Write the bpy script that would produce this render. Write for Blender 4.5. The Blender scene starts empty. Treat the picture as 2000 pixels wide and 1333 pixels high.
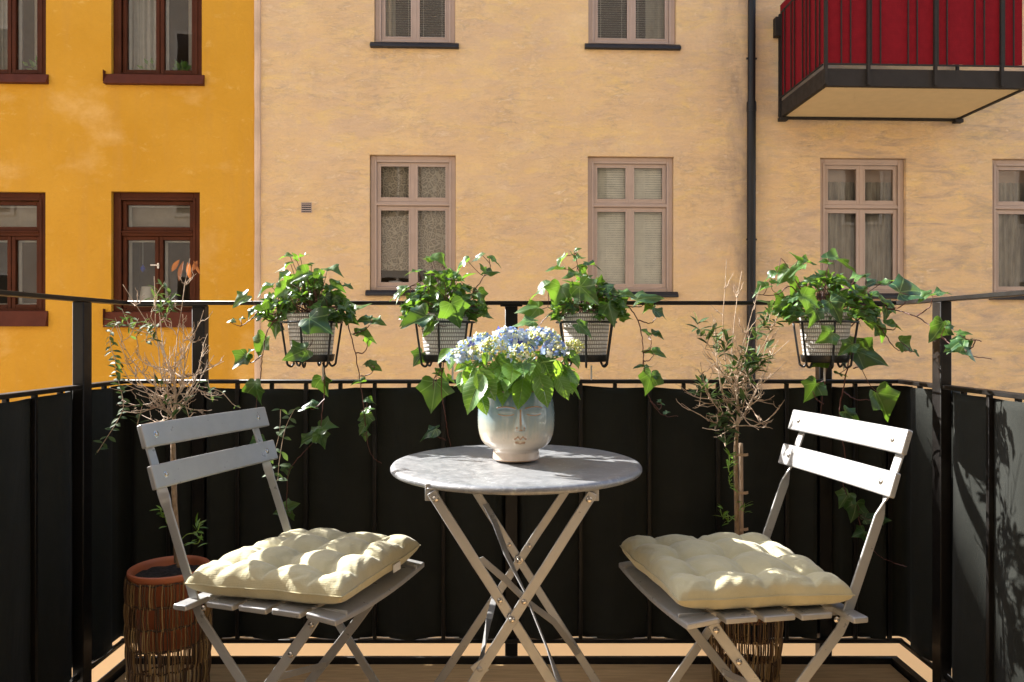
import bpy, bmesh, math, random
from mathutils import Vector, Matrix, noise
R = math.radians
sc = bpy.context.scene
COL = sc.collection
F = 1450.0        # focal length in photo pixels (photo 2000 wide)
EYE = 1.017       # eye height above the balcony deck, metres
# ------------------------------------------------------------------ camera
cam_d = bpy.data.cameras.new("camera")
cam = bpy.data.objects.new("camera", cam_d); COL.objects.link(cam)
cam.location = (0, 0, EYE); cam.rotation_euler = (R(90), 0, 0)
cam_d.sensor_width = 36; cam_d.lens = F/2000*36
cam_d.shift_y = -13.5/2000
cam_d.clip_start = 0.05; cam_d.clip_end = 500
cam_d.dof.use_dof = True; cam_d.dof.focus_distance = 1.95; cam_d.dof.aperture_fstop = 18
sc.camera = cam
# ------------------------------------------------------------------ sky, sun, exposure
SUN_AZ = 28       # degrees behind the pure-left direction
SUN_EL = 35
w = bpy.data.worlds.new("World"); sc.world = w; w.use_nodes = True
wn = w.node_tree.nodes; bg = wn['Background']
sky = wn.new('ShaderNodeTexSky'); sky.sky_type = 'NISHITA'; sky.sun_disc = False
sky.sun_elevation = R(SUN_EL); sky.sun_rotation = R(-(90-SUN_AZ))
sky.air_density = 1.0; sky.dust_density = 1.6
w.node_tree.links.new(sky.outputs[0], bg.inputs[0]); bg.inputs[1].default_value = 0.12
sd = bpy.data.lights.new("sun", 'SUN'); so = bpy.data.objects.new("sun", sd); COL.objects.link(so)
sd.energy = 5.0; sd.angle = R(0.53); sd.color = (1.0, 0.965, 0.91)
sv = Vector((-math.cos(R(SUN_AZ))*math.cos(R(SUN_EL)), math.sin(R(SUN_AZ))*math.cos(R(SUN_EL)), math.sin(R(SUN_EL))))
so.rotation_euler = sv.to_track_quat('Z', 'Y').to_euler(); so.location = (-4, 2, 6)
sc.view_settings.view_transform = 'Standard'; sc.view_settings.look = 'None'
sc.view_settings.gamma = 1; sc.view_settings.exposure = 1.80
# ------------------------------------------------------------------ helpers
def P(px, py, D):
    return Vector(((px-1000)/F*D, D, EYE+(653-py)/F*D))
class MB:
    def __init__(s): s.v=[]; s.f=[]; s.uv=[]; s.m=[]; s.cur=0
    def add(s, vs, fs, uvs=None):
        o=len(s.v); s.v += [tuple(x) for x in vs]
        for f in fs:
            s.f.append([i+o for i in f]); s.m.append(s.cur)
            s.uv.append([uvs[i] for i in f] if uvs else [(0,0)]*len(f))
        return s
    def box(s, x0,x1,y0,y1,z0,z1):
        v=[(x0,y0,z0),(x1,y0,z0),(x1,y1,z0),(x0,y1,z0),(x0,y0,z1),(x1,y0,z1),(x1,y1,z1),(x0,y1,z1)]
        return s.add(v,[(0,3,2,1),(4,5,6,7),(0,1,5,4),(1,2,6,5),(2,3,7,6),(3,0,4,7)])
    def obox(s, c, ax, ay, az, hx, hy, hz):
        v=[c+ax*(i*hx)+ay*(j*hy)+az*(k*hz) for k in(-1,1) for i,j in((-1,-1),(1,-1),(1,1),(-1,1))]
        return s.add(v,[(0,3,2,1),(4,5,6,7),(0,1,5,4),(1,2,6,5),(2,3,7,6),(3,0,4,7)])
    def ribbon(s, pts, wv, wd, th):
        """flat bar along pts; wv = width direction per point; wd width, th thickness"""
        n=len(pts); vs=[]
        if not isinstance(wd,(list,tuple)): wd=[wd]*n
        for i,p in enumerate(pts):
            t=(pts[min(i+1,n-1)]-pts[max(i-1,0)]).normalized()
            W=wv[i]-t*wv[i].dot(t); W.normalize(); N=t.cross(W)
            for a,b in((-1,-1),(1,-1),(1,1),(-1,1)): vs.append(p+W*(a*wd[i]/2)+N*(b*th/2))
        fs=[(3,2,1,0),tuple(4*(n-1)+k for k in range(4))]
        for i in range(n-1):
            for k in range(4):
                fs.append((4*i+k,4*i+(k+1)%4,4*i+4+(k+1)%4,4*i+4+k))
        return s.add(vs,fs)
    def tube(s, pts, r, n=6, cap=True):
        pts=[Vector(p) for p in pts]; m=len(pts)
        if not isinstance(r,(list,tuple)): r=[r]*m
        t=(pts[1]-pts[0]).normalized(); u=t.orthogonal().normalized(); vs=[]
        for i,p in enumerate(pts):
            t2=pts[min(i+1,m-1)]-pts[max(i-1,0)]
            if t2.length<1e-9: t2=t
            t2=t2.normalized(); u=(u-t2*u.dot(t2)); 
            if u.length<1e-6: u=t2.orthogonal()
            u.normalize(); b=t2.cross(u); t=t2
            for k in range(n):
                a=2*math.pi*k/n; vs.append(p+(u*math.cos(a)+b*math.sin(a))*r[i])
        fs=[]
        for i in range(m-1):
            for k in range(n): fs.append((n*i+k,n*i+(k+1)%n,n*i+n+(k+1)%n,n*i+n+k))
        if cap: fs += [tuple(range(n-1,-1,-1)),tuple(n*(m-1)+k for k in range(n))]
        return s.add(vs,fs)
    def ringtube(s, c, r, tr, n=40, k=6, ax=None, ay=None):
        ax=ax or Vector((1,0,0)); ay=ay or Vector((0,1,0)); az=ax.cross(ay); vs=[]; fs=[]
        for i in range(n):
            a=2*math.pi*i/n; d=ax*math.cos(a)+ay*math.sin(a)
            for j in range(k):
                b=2*math.pi*j/k; vs.append(c+d*(r+tr*math.cos(b))+az*(tr*math.sin(b)))
        for i in range(n):
            for j in range(k): fs.append((i*k+j,((i+1)%n)*k+j,((i+1)%n)*k+(j+1)%k,i*k+(j+1)%k))
        return s.add(vs,fs)
    def lathe(s, c, prof, n=48, disp=None, closed=False):
        vs=[];fs=[]; m=len(prof)
        for i,(r,z) in enumerate(prof):
            for k in range(n):
                a=2*math.pi*k/n; rr=r
                if disp: rr=r+disp(a,z,i)
                vs.append((c[0]+rr*math.cos(a),c[1]+rr*math.sin(a),c[2]+z))
        for i in range(m-1):
            for k in range(n): fs.append((i*n+k,i*n+(k+1)%n,(i+1)*n+(k+1)%n,(i+1)*n+k))
        if prof[0][0]>1e-4 and closed: fs.append(tuple(range(n-1,-1,-1)))
        if prof[-1][0]>1e-4 and closed: fs.append(tuple((m-1)*n+k for k in range(n)))
        return s.add(vs,fs)
    def disc(s,c,nrm,r,h,n=14,dome=0.3):
        """rivet / bolt head: short domed cylinder"""
        nrm=nrm.normalized(); u=nrm.orthogonal().normalized(); b=nrm.cross(u); vs=[]
        for rr,hh in((r,0),(r,h*.6),(r*.8,h),(r*.35,h*(1+dome))):
            for k in range(n):
                a=2*math.pi*k/n; vs.append(c+(u*math.cos(a)+b*math.sin(a))*rr+nrm*hh)
        fs=[(i*n+k,i*n+(k+1)%n,(i+1)*n+(k+1)%n,(i+1)*n+k) for i in range(3) for k in range(n)]
        fs.append(tuple(3*n+k for k in range(n))); fs.append(tuple(range(n-1,-1,-1)))
        return s.add(vs,fs)
    def build(s, name, mat, parent=None, smooth=None, bevel=0, seg=2):
        me=bpy.data.meshes.new(name); me.from_pydata(s.v,[],s.f)
        for m in (mat if isinstance(mat,(list,tuple)) else [mat]): me.materials.append(m)
        if isinstance(mat,(list,tuple)): me.polygons.foreach_set('material_index', s.m)
        uvl=me.uv_layers.new(name="UVMap"); flat=[c for f in s.uv for p in f for c in p]
        uvl.data.foreach_set('uv', flat)
        if smooth is not None:
            me.polygons.foreach_set('use_smooth',[True]*len(me.polygons))
            if smooth<180: me.set_sharp_from_angle(angle=R(smooth))
        me.update()
        o=bpy.data.objects.new(name,me); COL.objects.link(o)
        if parent: o.parent=parent
        if bevel:
            b=o.modifiers.new('bevel','BEVEL'); b.width=bevel; b.segments=seg; b.limit_method='ANGLE'; b.angle_limit=R(40)
            me.polygons.foreach_set('use_smooth',[True]*len(me.polygons)); me.set_sharp_from_angle(angle=R(50))
            b.harden_normals=False
        return o
def tag(o,label=None,cat=None,group=None,kind=None):
    if label: o['label']=label
    if cat: o['category']=cat
    if group: o['group']=group
    if kind: o['kind']=kind
    return o
def empty(name,loc=(0,0,0),rz=0,label=None,cat=None,group=None):
    o=bpy.data.objects.new(name,None); COL.objects.link(o); o.location=loc; o.rotation_euler=(0,0,rz)
    o.empty_display_size=.1
    return tag(o,label,cat,group)
def smoothpath(pts, n=6):
    """Catmull-Rom through pts"""
    out=[]; m=len(pts)
    for i in range(m-1):
        p0=pts[max(i-1,0)];p1=pts[i];p2=pts[i+1];p3=pts[min(i+2,m-1)]
        for k in range(n):
            t=k/n; out.append(0.5*((2*p1)+(p2-p0)*t+(2*p0-5*p1+4*p2-p3)*t*t+(3*p1-p0-3*p2+p3)*t**3))
    out.append(pts[-1]); return out
# ------------------------------------------------------------------ material helpers
class NT:
    def __init__(s,name,**kw):
        s.m=bpy.data.materials.new(name); s.m.use_nodes=True; s.t=s.m.node_tree; s.n=s.t.nodes; s.b=s.n['Principled BSDF']
        for k,v in kw.items(): s.set(s.b,k,v)
    def set(s,node,k,v):
        k={'base':'Base Color','rough':'Roughness','metal':'Metallic','spec':'Specular IOR Level','coat':'Coat Weight','coatr':'Coat Roughness','sheen':'Sheen Weight'}.get(k,k)
        if hasattr(v,'is_output') or isinstance(v,bpy.types.NodeSocket): s.t.links.new(v,node.inputs[k])
        else:
            if k=='Base Color' and len(v)==3: v=(*v,1)
            node.inputs[k].default_value=v
    def link(s,a,b): s.t.links.new(a,b)
    def coord(s,kind='Object',scale=(1,1,1)):
        c=s.n.new('ShaderNodeTexCoord'); m=s.n.new('ShaderNodeMapping'); m.inputs['Scale'].default_value=scale
        s.link(c.outputs[kind],m.inputs[0]); return m.outputs[0]
    def noise(s,vec,scale=5,detail=4,rough=.55,dist=0):
        n=s.n.new('ShaderNodeTexNoise'); n.inputs['Scale'].default_value=scale; n.inputs['Detail'].default_value=detail
        n.inputs['Roughness'].default_value=rough; n.inputs['Distortion'].default_value=dist
        if vec is not None: s.link(vec,n.inputs['Vector'])
        return n.outputs['Fac']
    def ramp(s,fac,stops,interp='LINEAR'):
        r=s.n.new('ShaderNodeValToRGB'); r.color_ramp.interpolation=interp; e=r.color_ramp.elements
        while len(e)<len(stops): e.new(.5)
        for i,(p,c) in enumerate(stops):
            e[i].position=p; e[i].color=(c,c,c,1) if isinstance(c,(int,float)) else (*c,1)
        s.link(fac,r.inputs[0]); return r.outputs[0]
    def mix(s,fac,a,b,mode='MIX'):
        m=s.n.new('ShaderNodeMix'); m.data_type='RGBA'; m.blend_type=mode
        for sock,v in((m.inputs[0],fac),(m.inputs[6],a),(m.inputs[7],b)):
            if isinstance(v,bpy.types.NodeSocket): s.link(v,sock)
            else: sock.default_value=v if isinstance(v,(int,float)) else (*v,1)
        return m.outputs[2]
    def math(s,op,a,b=None,c=None):
        m=s.n.new('ShaderNodeMath'); m.operation=op
        for i,v in enumerate((a,b,c)):
            if v is None: continue
            if isinstance(v,bpy.types.NodeSocket): s.link(v,m.inputs[i])
            else: m.inputs[i].default_value=v
        return m.outputs[0]
    def sep(s,vec):
        m=s.n.new('ShaderNodeSeparateXYZ'); s.link(vec,m.inputs[0]); return m.outputs
    def bump(s,h,strength=.3,dist=.01):
        b=s.n.new('ShaderNodeBump'); b.inputs['Strength'].default_value=strength; b.inputs['Distance'].default_value=dist
        s.link(h,b.inputs['Height']); s.link(b.outputs[0],s.b.inputs['Normal']); return b
    def geo(s): return s.n.new('ShaderNodeNewGeometry').outputs
M={}
# plaster of the pale ochre house
t=NT('ochre_plaster',rough=.92,spec=.2)
v=t.coord('Object',(1,1,1)); vs_=t.coord('Object',(.55,1,2.6))
vs2=t.coord('Object',(.75,1,1.9))
big=t.noise(v,.55,4,.6); med=t.noise(vs2,1.9,7,.68,.5); fine=t.noise(vs2,7,7,.72,.8)
clump=t.ramp(t.noise(v,.9,4,.6,.3),[(.38,.15),(.62,1)])
c=t.mix(t.ramp(big,[(.36,0),(.66,1)]),(.71,.465,.235),(.78,.515,.245))
c=t.mix(t.ramp(med,[(.44,0),(.66,.65)]),c,(.65,.44,.28))
c=t.mix(t.ramp(t.noise(t.coord('Object',(.5,1,.9)),1.3,6,.65,.4),[(.48,0),(.70,.5)]),c,(.64,.45,.30))
c=t.mix(t.ramp(t.noise(t.coord('Object',(.9,1,1.3)),1.9,8,.7,.2),[(.50,0),(.70,.55)]),c,(.84,.60,.31))
c=t.mix(t.ramp(t.noise(vs2,2.6,7,.7,.9),[(.50,0),(.68,.6)]),c,(.82,.56,.20))
c=t.mix(t.math('MULTIPLY',t.ramp(fine,[(.53,0),(.68,.75)]),clump),c,(.50,.35,.24))
c=t.mix(t.math('MULTIPLY',t.ramp(t.noise(vs2,6.5,9,.78,.6),[(.54,0),(.64,.65)]),clump),c,(.92,.70,.45))
c=t.mix(t.ramp(t.noise(t.coord('Object',(1,1,1.5)),26,5,.75),[(.50,0),(.72,.32)]),c,(.50,.34,.20))
gx=t.math('ABSOLUTE',t.math('SUBTRACT',t.sep(v)[0],3.06))
gm=t.n.new('ShaderNodeMapRange'); t.link(gx,gm.inputs[0]); gm.inputs[1].default_value=.05; gm.inputs[2].default_value=.42; gm.inputs[3].default_value=1; gm.inputs[4].default_value=0
c=t.mix(t.math('MULTIPLY',gm.outputs[0],t.ramp(t.noise(t.coord('Object',(1.6,1,.7)),2.4,7,.7,.3),[(.40,0),(.62,.75)])),c,(.40,.28,.19))
strk=t.math('MULTIPLY',t.ramp(t.noise(t.coord('Object',(2.2,1,.18)),2.2,6,.65),[(.54,0),(.74,.5)]),clump)
c=t.mix(strk,c,(.56,.38,.24))
z=t.sep(v)[0]
wr=t.n.new('ShaderNodeMapRange'); t.link(z,wr.inputs[0]); wr.inputs[1].default_value=1.6; wr.inputs[2].default_value=5.0
stain=t.math('MULTIPLY',t.ramp(t.noise(vs_,2.1,8,.72,.8),[(.47,0),(.68,.85)]),wr.outputs[0])
c=t.mix(stain,c,(.40,.29,.22))
t.set(t.b,'base',c)
rdg=t.math('MULTIPLY',t.ramp(t.noise(vs2,6.5,9,.78,.6),[(.50,0),(.62,1)]),clump)
hh=t.math('ADD',t.math('MULTIPLY',rdg,.20),t.math('ADD',t.math('MULTIPLY',t.noise(vs2,4,9,.74,.4),.8),t.math('MULTIPLY',t.noise(v,34,5,.75),.16)))
t.bump(hh,.8,.036); M['peach']=t.m
# plaster of the saturated yellow house
t=NT('yellow_plaster',rough=.9,spec=.2)
v=t.coord('Object'); vs_=t.coord('Object',(1,1,1.5))
c=t.mix(t.ramp(t.noise(v,.9,5,.6),[(.35,0),(.7,1)]),(.56,.268,.020),(.62,.310,.032))
c=t.mix(t.ramp(t.noise(vs_,.8,6,.62,.1),[(.54,0),(.68,.5)]),c,(.76,.46,.16))
c=t.mix(t.ramp(t.noise(t.coord('Object',(3,1,.35)),1.6,6,.65),[(.50,0),(.75,.5)]),c,(.52,.26,.05))
c=t.mix(t.ramp(t.noise(vs_,24,5,.75),[(.5,0),(.75,.3)]),c,(.48,.23,.03))
c=t.mix(t.ramp(t.noise(vs_,5,8,.75,.4),[(.58,0),(.68,.35)]),c,(.74,.46,.14))
t.set(t.b,'base',c)
t.bump(t.math('ADD',t.noise(vs_,3,7,.6,.6),t.math('MULTIPLY',t.noise(v,25,4,.6),.2)),.6,.03); M['yellow']=t.m
def paint(name,base,rough=.45,metal=0,bumps=.15,scale=60,var=.12,spec=.5,coat=0):
    t=NT(name,rough=rough,metal=metal,spec=spec,coat=coat)
    v=t.coord('Object'); n=t.noise(v,scale/8,5,.6)
    c=t.mix(t.ramp(n,[(.3,0),(.75,1)]),tuple(x*(1-var) for x in base),tuple(min(1,x*(1+var)) for x in base))
    t.set(t.b,'base',c)
    t.set(t.b,'rough',t.ramp(t.noise(v,scale/5,4,.6),[(.3,max(0,rough-.08)),(.7,min(1,rough+.1))]))
    t.bump(t.noise(v,scale,4,.6),bumps,.002); return t.m
M['frame_mauve']=paint('mauve_window_paint',(.42,.30,.225),.5,var=.08,scale=30)
M['frame_red']=paint('oxblood_window_paint',(.068,.018,.006),.55,var=.2,scale=30,spec=.1)
M['white_wood']=paint('white_sash_paint',(.55,.5,.44),.5)
M['dark_metal']=paint('dark_sheet_metal',(.025,.022,.022),.5,spec=.25)
M['red_metal']=paint('red_brown_sheet_metal',(.10,.025,.010),.6,spec=.12)
M['black_steel']=paint('black_railing_paint',(.009,.0075,.0065),.42,bumps=.1,scale=120,spec=.3)
M['black_wire']=paint('black_wire_coating',(.008,.008,.008),.4,scale=150)
M['pipe']=paint('black_drainpipe_paint',(.013,.011,.010),.45,scale=20,var=.3,spec=.25)
M['chair_paint']=paint('silver_grey_powder_coat',(.375,.375,.37),.34,metal=.35,bumps=.12,scale=220,var=.06)
M['bolt']=paint('steel_bolt',(.55,.52,.48),.25,metal=.9)
M['soffit']=paint('cream_soffit',(.72,.54,.28),.8,var=.05)
M['balc_steel']=paint('dark_balcony_steel',(.026,.020,.015),.6,spec=.2)
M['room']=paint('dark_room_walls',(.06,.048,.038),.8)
M['slab']=paint('grey_concrete',(.30,.28,.26),.9,bumps=.4,scale=40)
M['white_plastic']=paint('white_plastic',(.75,.75,.73),.4)
M['lampshade']=paint('white_lampshade',(.8,.78,.74),.8)
M['smooth_peach']=paint('smooth_peach_paint',(.84,.58,.32),.9,bumps=.1,scale=6,var=.03)
M['home']=paint('cream_render',(.50,.44,.37),.9,bumps=.3,scale=12)
def cloth(name,base,scale=900,rough=.95,sheen=.3,bump=.25,translucent=0,wr=0):
    t=NT(name,rough=rough,sheen=sheen,spec=.15)
    v=t.coord('Object'); wv=t.n.new('ShaderNodeTexWave'); t.link(v,wv.inputs[0]); wv.inputs['Scale'].default_value=scale/6.28
    wv.bands_direction='Z'; 
    n=t.noise(v,14,5,.6)
    t.set(t.b,'base',t.mix(t.ramp(n,[(.3,0),(.7,1)]),tuple(x*.88 for x in base),tuple(min(1,x*1.1) for x in base)))
    h=t.math('ADD',t.math('MULTIPLY',wv.outputs['Fac'],.3),t.noise(v,scale*.6,3,.6))
    if wr: h=t.math('ADD',h,t.math('MULTIPLY',t.noise(t.coord('Object',(1,1,.35)),wr,4,.6,.8),14))
    t.bump(h,bump,.0012)
    if translucent:
        tr=t.n.new('ShaderNodeBsdfTranslucent'); tr.inputs[0].default_value=(*base,1)
        mx=t.n.new('ShaderNodeMixShader'); mx.inputs[0].default_value=translucent
        t.link(t.b.outputs[0],mx.inputs[1]); t.link(tr.outputs[0],mx.inputs[2]); t.link(mx.outputs[0],t.n['Material Output'].inputs[0])
    return t.m
M['black_fabric']=cloth('black_screen_fabric',(.018,.0195,.0165),700,.85,.04,.5,wr=4)
M['red_fabric']=cloth('crimson_screen_fabric',(.185,.006,.010),60,.9,.0,.5,wr=2.5)
M['cushion']=cloth('sand_cotton',(.49,.445,.28),620,.95,.25,.35,wr=16)
M['curtain']=cloth('white_curtain',(.62,.57,.5),300,.9,.1,.1,.35)
M['blind']=paint('pale_blind_slats',(.86,.80,.68),.5)
M['beige_blind']=cloth('beige_roller_blind',(.35,.30,.24),300,.9,.1,.1,.2)
# glass
t=NT('window_glass'); tr=t.n.new('ShaderNodeBsdfTransparent'); tr.inputs[0].default_value=(.86,.88,.86,1)
gl=t.n.new('ShaderNodeBsdfGlossy'); gl.inputs['Roughness'].default_value=.015; gl.inputs[0].default_value=(1,1,1,1)
fr=t.n.new('ShaderNodeFresnel'); fr.inputs[0].default_value=1.6
mx=t.n.new('ShaderNodeMixShader'); t.link(t.math('MULTIPLY',fr.outputs[0],.8),mx.inputs[0]); t.link(tr.outputs[0],mx.inputs[1]); t.link(gl.outputs[0],mx.inputs[2])
bm_=t.n.new('ShaderNodeBump'); bm_.inputs['Strength'].default_value=.05; bm_.inputs['Distance'].default_value=.02
t.link(t.noise(t.coord('Object',(1,1,.6)),2.2,2,.4),bm_.inputs['Height']); t.link(bm_.outputs[0],gl.inputs['Normal'])
t.link(mx.outputs[0],t.n['Material Output'].inputs[0]); M['glass']=t.m
M['dark_glass']=paint('dark_door_glass',(.01,.01,.01),.05)
# lace curtain
t=NT('lace_curtain',rough=.9)
v=t.coord('Object',(1,1,1)); vo=t.n.new('ShaderNodeTexVoronoi'); vo.feature='DISTANCE_TO_EDGE'; vo.inputs['Scale'].default_value=15
ad=t.n.new('ShaderNodeVectorMath'); ad.operation='ADD'; nz=t.n.new('ShaderNodeTexNoise'); nz.inputs['Scale'].default_value=8
sc_=t.n.new('ShaderNodeVectorMath'); sc_.operation='SCALE'; sc_.inputs['Scale'].default_value=.09
t.link(v,nz.inputs['Vector']); t.link(nz.outputs['Color'],sc_.inputs[0]); t.link(v,ad.inputs[0]); t.link(sc_.outputs[0],ad.inputs[1]); t.link(ad.outputs[0],vo.inputs['Vector'])
ringy=t.ramp(vo.outputs['Distance'],[(.0,.8),(.06,.75),(.13,.42),(.22,.40),(.30,.75),(.4,.6)])
t.set(t.b,'base',(.66,.56,.44)); trn=t.n.new('ShaderNodeBsdfTransparent'); mx=t.n.new('ShaderNodeMixShader')
t.link(ringy,mx.inputs[0]); t.link(trn.outputs[0],mx.inputs[1]); t.link(t.b.outputs[0],mx.inputs[2]); t.link(mx.outputs[0],t.n['Material Output'].inputs[0]); M['lace']=t.m
# zinc table top
t=NT('zinc_table_top',metal=.35,rough=.36)
v=t.coord('Object'); n1=t.noise(v,22,7,.7,1.2); n2=t.noise(v,70,4,.7)
c=t.mix(t.ramp(n1,[(.35,0),(.65,1)]),(.22,.228,.24),(.32,.327,.335)); c=t.mix(t.ramp(n2,[(.55,0),(.66,.6)]),c,(.45,.455,.46))
t.set(t.b,'base',c); t.set(t.b,'rough',t.ramp(n1,[(.3,.30),(.7,.50)])); t.bump(n1,.12,.002); M['zinc']=t.m
# wood deck
t=NT('oiled_deck_boards',rough=.6)
v=t.coord('Object',(1.2,14,14)); g=t.geo(); rnd=g['Random Per Island']
n1=t.noise(v,4,6,.6,1.4)
c=t.mix(t.ramp(n1,[(.3,0),(.7,1)]),(.48,.30,.13),(.74,.49,.235)); c=t.mix(t.math('MULTIPLY',rnd,.35),c,(.32,.20,.11))
t.set(t.b,'base',c); t.bump(n1,.35,.003); M['deck']=t.m
# terracotta, soil
M['terracotta']=paint('terracotta_plastic',(.40,.115,.045),.55,bumps=.1,var=.1)
t=NT('potting_soil',rough=1.0); v=t.coord('Object'); n1=t.noise(v,120,6,.75)
t.set(t.b,'base',t.ramp(n1,[(.35,(.008,.006,.005)),(.6,(.04,.028,.02)),(.8,(.10,.075,.05))])); t.bump(n1,1,.01); M['soil']=t.m
t=NT('olive_bark',rough=.85); v=t.coord('Object',(1,1,.3)); n1=t.noise(v,140,5,.7)
t.set(t.b,'base',t.ramp(n1,[(.3,(.16,.10,.055)),(.7,(.36,.25,.15))])); t.bump(n1,.6,.004); M['bark']=t.m
t=NT('dry_twig_bark',rough=.85); v=t.coord('Object'); n1=t.noise(v,30,5,.7)
t.set(t.b,'base',t.ramp(n1,[(.35,(.30,.19,.12)),(.62,(.66,.53,.40))])); M['twig']=t.m
M['stake']=paint('bare_wood_stake',(.42,.30,.20),.8,scale=90)
M['vine']=paint('red_brown_vine',(.10,.032,.022),.5,scale=90,var=.3)
M['petiole']=paint('pale_green_stem',(.22,.34,.07),.5)
t=NT('cane_strands',rough=.5); rnd=t.geo()['Random Per Island']
t.set(t.b,'base',t.ramp(rnd,[(0,(.05,.022,.010)),(.45,(.12,.06,.022)),(.75,(.26,.155,.055)),(1,(.36,.24,.10))])); M['cane']=t.m
M['cane_dark']=paint('dark_cane_hoops',(.03,.014,.008),.5)
# leaves
def leafmat(name,dark,light,back,vein=None,veinang=None,trans=.42,rough=.38,veincol=(.45,.6,.3),spec=.5):
    t=NT(name,rough=rough,spec=spec); g=t.geo(); rnd=g['Random Per Island']
    c=t.mix(rnd,dark,light)
    tc=t.mix(rnd,tuple(x*.75 for x in back),back)
    v=t.coord('Object'); c=t.mix(t.math('MULTIPLY',t.noise(v,60,3,.6),.35),c,tuple(x*.55 for x in dark))
    vf=None
    if vein:
        uv=t.n.new('ShaderNodeUVMap').outputs[0]; X,Y,_=t.sep(uv)
        if vein=='palm':
            th=t.math('ABSOLUTE',t.math('ARCTAN2',Y,X)); rr=t.math('SQRT',t.math('ADD',t.math('MULTIPLY',X,X),t.math('MULTIPLY',Y,Y)))
            d=t.math('MULTIPLY',t.math('SINE',t.math('PINGPONG',th,veinang/2)),rr)
        else:
            ay=t.math('ABSOLUTE',Y); s_=t.math('SUBTRACT',X,t.math('MULTIPLY',ay,.9))
            d1=t.math('PINGPONG',s_,.065); d=t.math('MINIMUM',t.math('ADD',d1,0.006),ay)
        mr=t.n.new('ShaderNodeMapRange'); t.link(d,mr.inputs[0]); mr.inputs[1].default_value=.004; mr.inputs[2].default_value=.024; mr.inputs[3].default_value=.75; mr.inputs[4].default_value=0
        vf=mr.outputs[0]; c=t.mix(vf,c,veincol)
        t.bump(vf,.3,.001)
    t.set(t.b,'base',c)
    tr=t.n.new('ShaderNodeBsdfTranslucent'); t.link(tc,tr.inputs[0])
    mx=t.n.new('ShaderNodeMixShader'); t.link(t.ramp(t.math('FRACT',t.math('MULTIPLY',rnd,7.31)),[(0,trans*.35),(.45,trans*.75),(1,min(1,trans*1.45))]),mx.inputs[0])
    t.link(t.b.outputs[0],mx.inputs[1]); t.link(tr.outputs[0],mx.inputs[2]); t.link(mx.outputs[0],t.n['Material Output'].inputs[0]); return t.m
M['ivy']=leafmat('ivy_leaf',(.024,.072,.028),(.085,.18,.035),(.24,.45,.035),'palm',R(46),trans=.32,rough=.36,veincol=(.22,.34,.13))
M['hyd_leaf']=leafmat('hydrangea_leaf',(.06,.17,.03),(.12,.27,.05),(.36,.60,.04),'pinnate',trans=.46,rough=.4,veincol=(.28,.42,.14))
M['olive_leaf']=leafmat('olive_leaf',(.035,.075,.025),(.10,.15,.06),(.20,.32,.06),trans=.3,rough=.6,spec=.2)
M['fresh_leaf']=leafmat('fresh_leaf',(.06,.16,.02),(.14,.26,.03),(.30,.48,.03),trans=.35,rough=.35)
M['dead_leaf']=leafmat('dead_brown_leaf',(.28,.09,.03),(.42,.17,.06),(.5,.18,.05),trans=.3,rough=.6)
t=NT('hydrangea_petals',rough=.6,spec=.2); rnd=t.geo()['Random Per Island']
c=t.ramp(rnd,[(0,(.10,.10,.45)),(.08,(.22,.33,.66)),(.36,(.33,.45,.70)),(.58,(.48,.58,.73)),(.8,(.66,.70,.70)),(1,(.70,.72,.50))]); t.set(t.b,'base',c)
tr=t.n.new('ShaderNodeBsdfTranslucent'); t.link(c,tr.inputs[0]); mx=t.n.new('ShaderNodeMixShader'); mx.inputs[0].default_value=.3
t.link(t.b.outputs[0],mx.inputs[1]); t.link(tr.outputs[0],mx.inputs[2]); t.link(mx.outputs[0],t.n['Material Output'].inputs[0]); M['petal']=t.m
t=NT('hydrangea_buds',rough=.5); rnd=t.geo()['Random Per Island']
t.set(t.b,'base',t.ramp(rnd,[(0,(.42,.50,.08)),(.5,(.66,.66,.20)),(1,(.72,.74,.45))])); M['bud']=t.m
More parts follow.
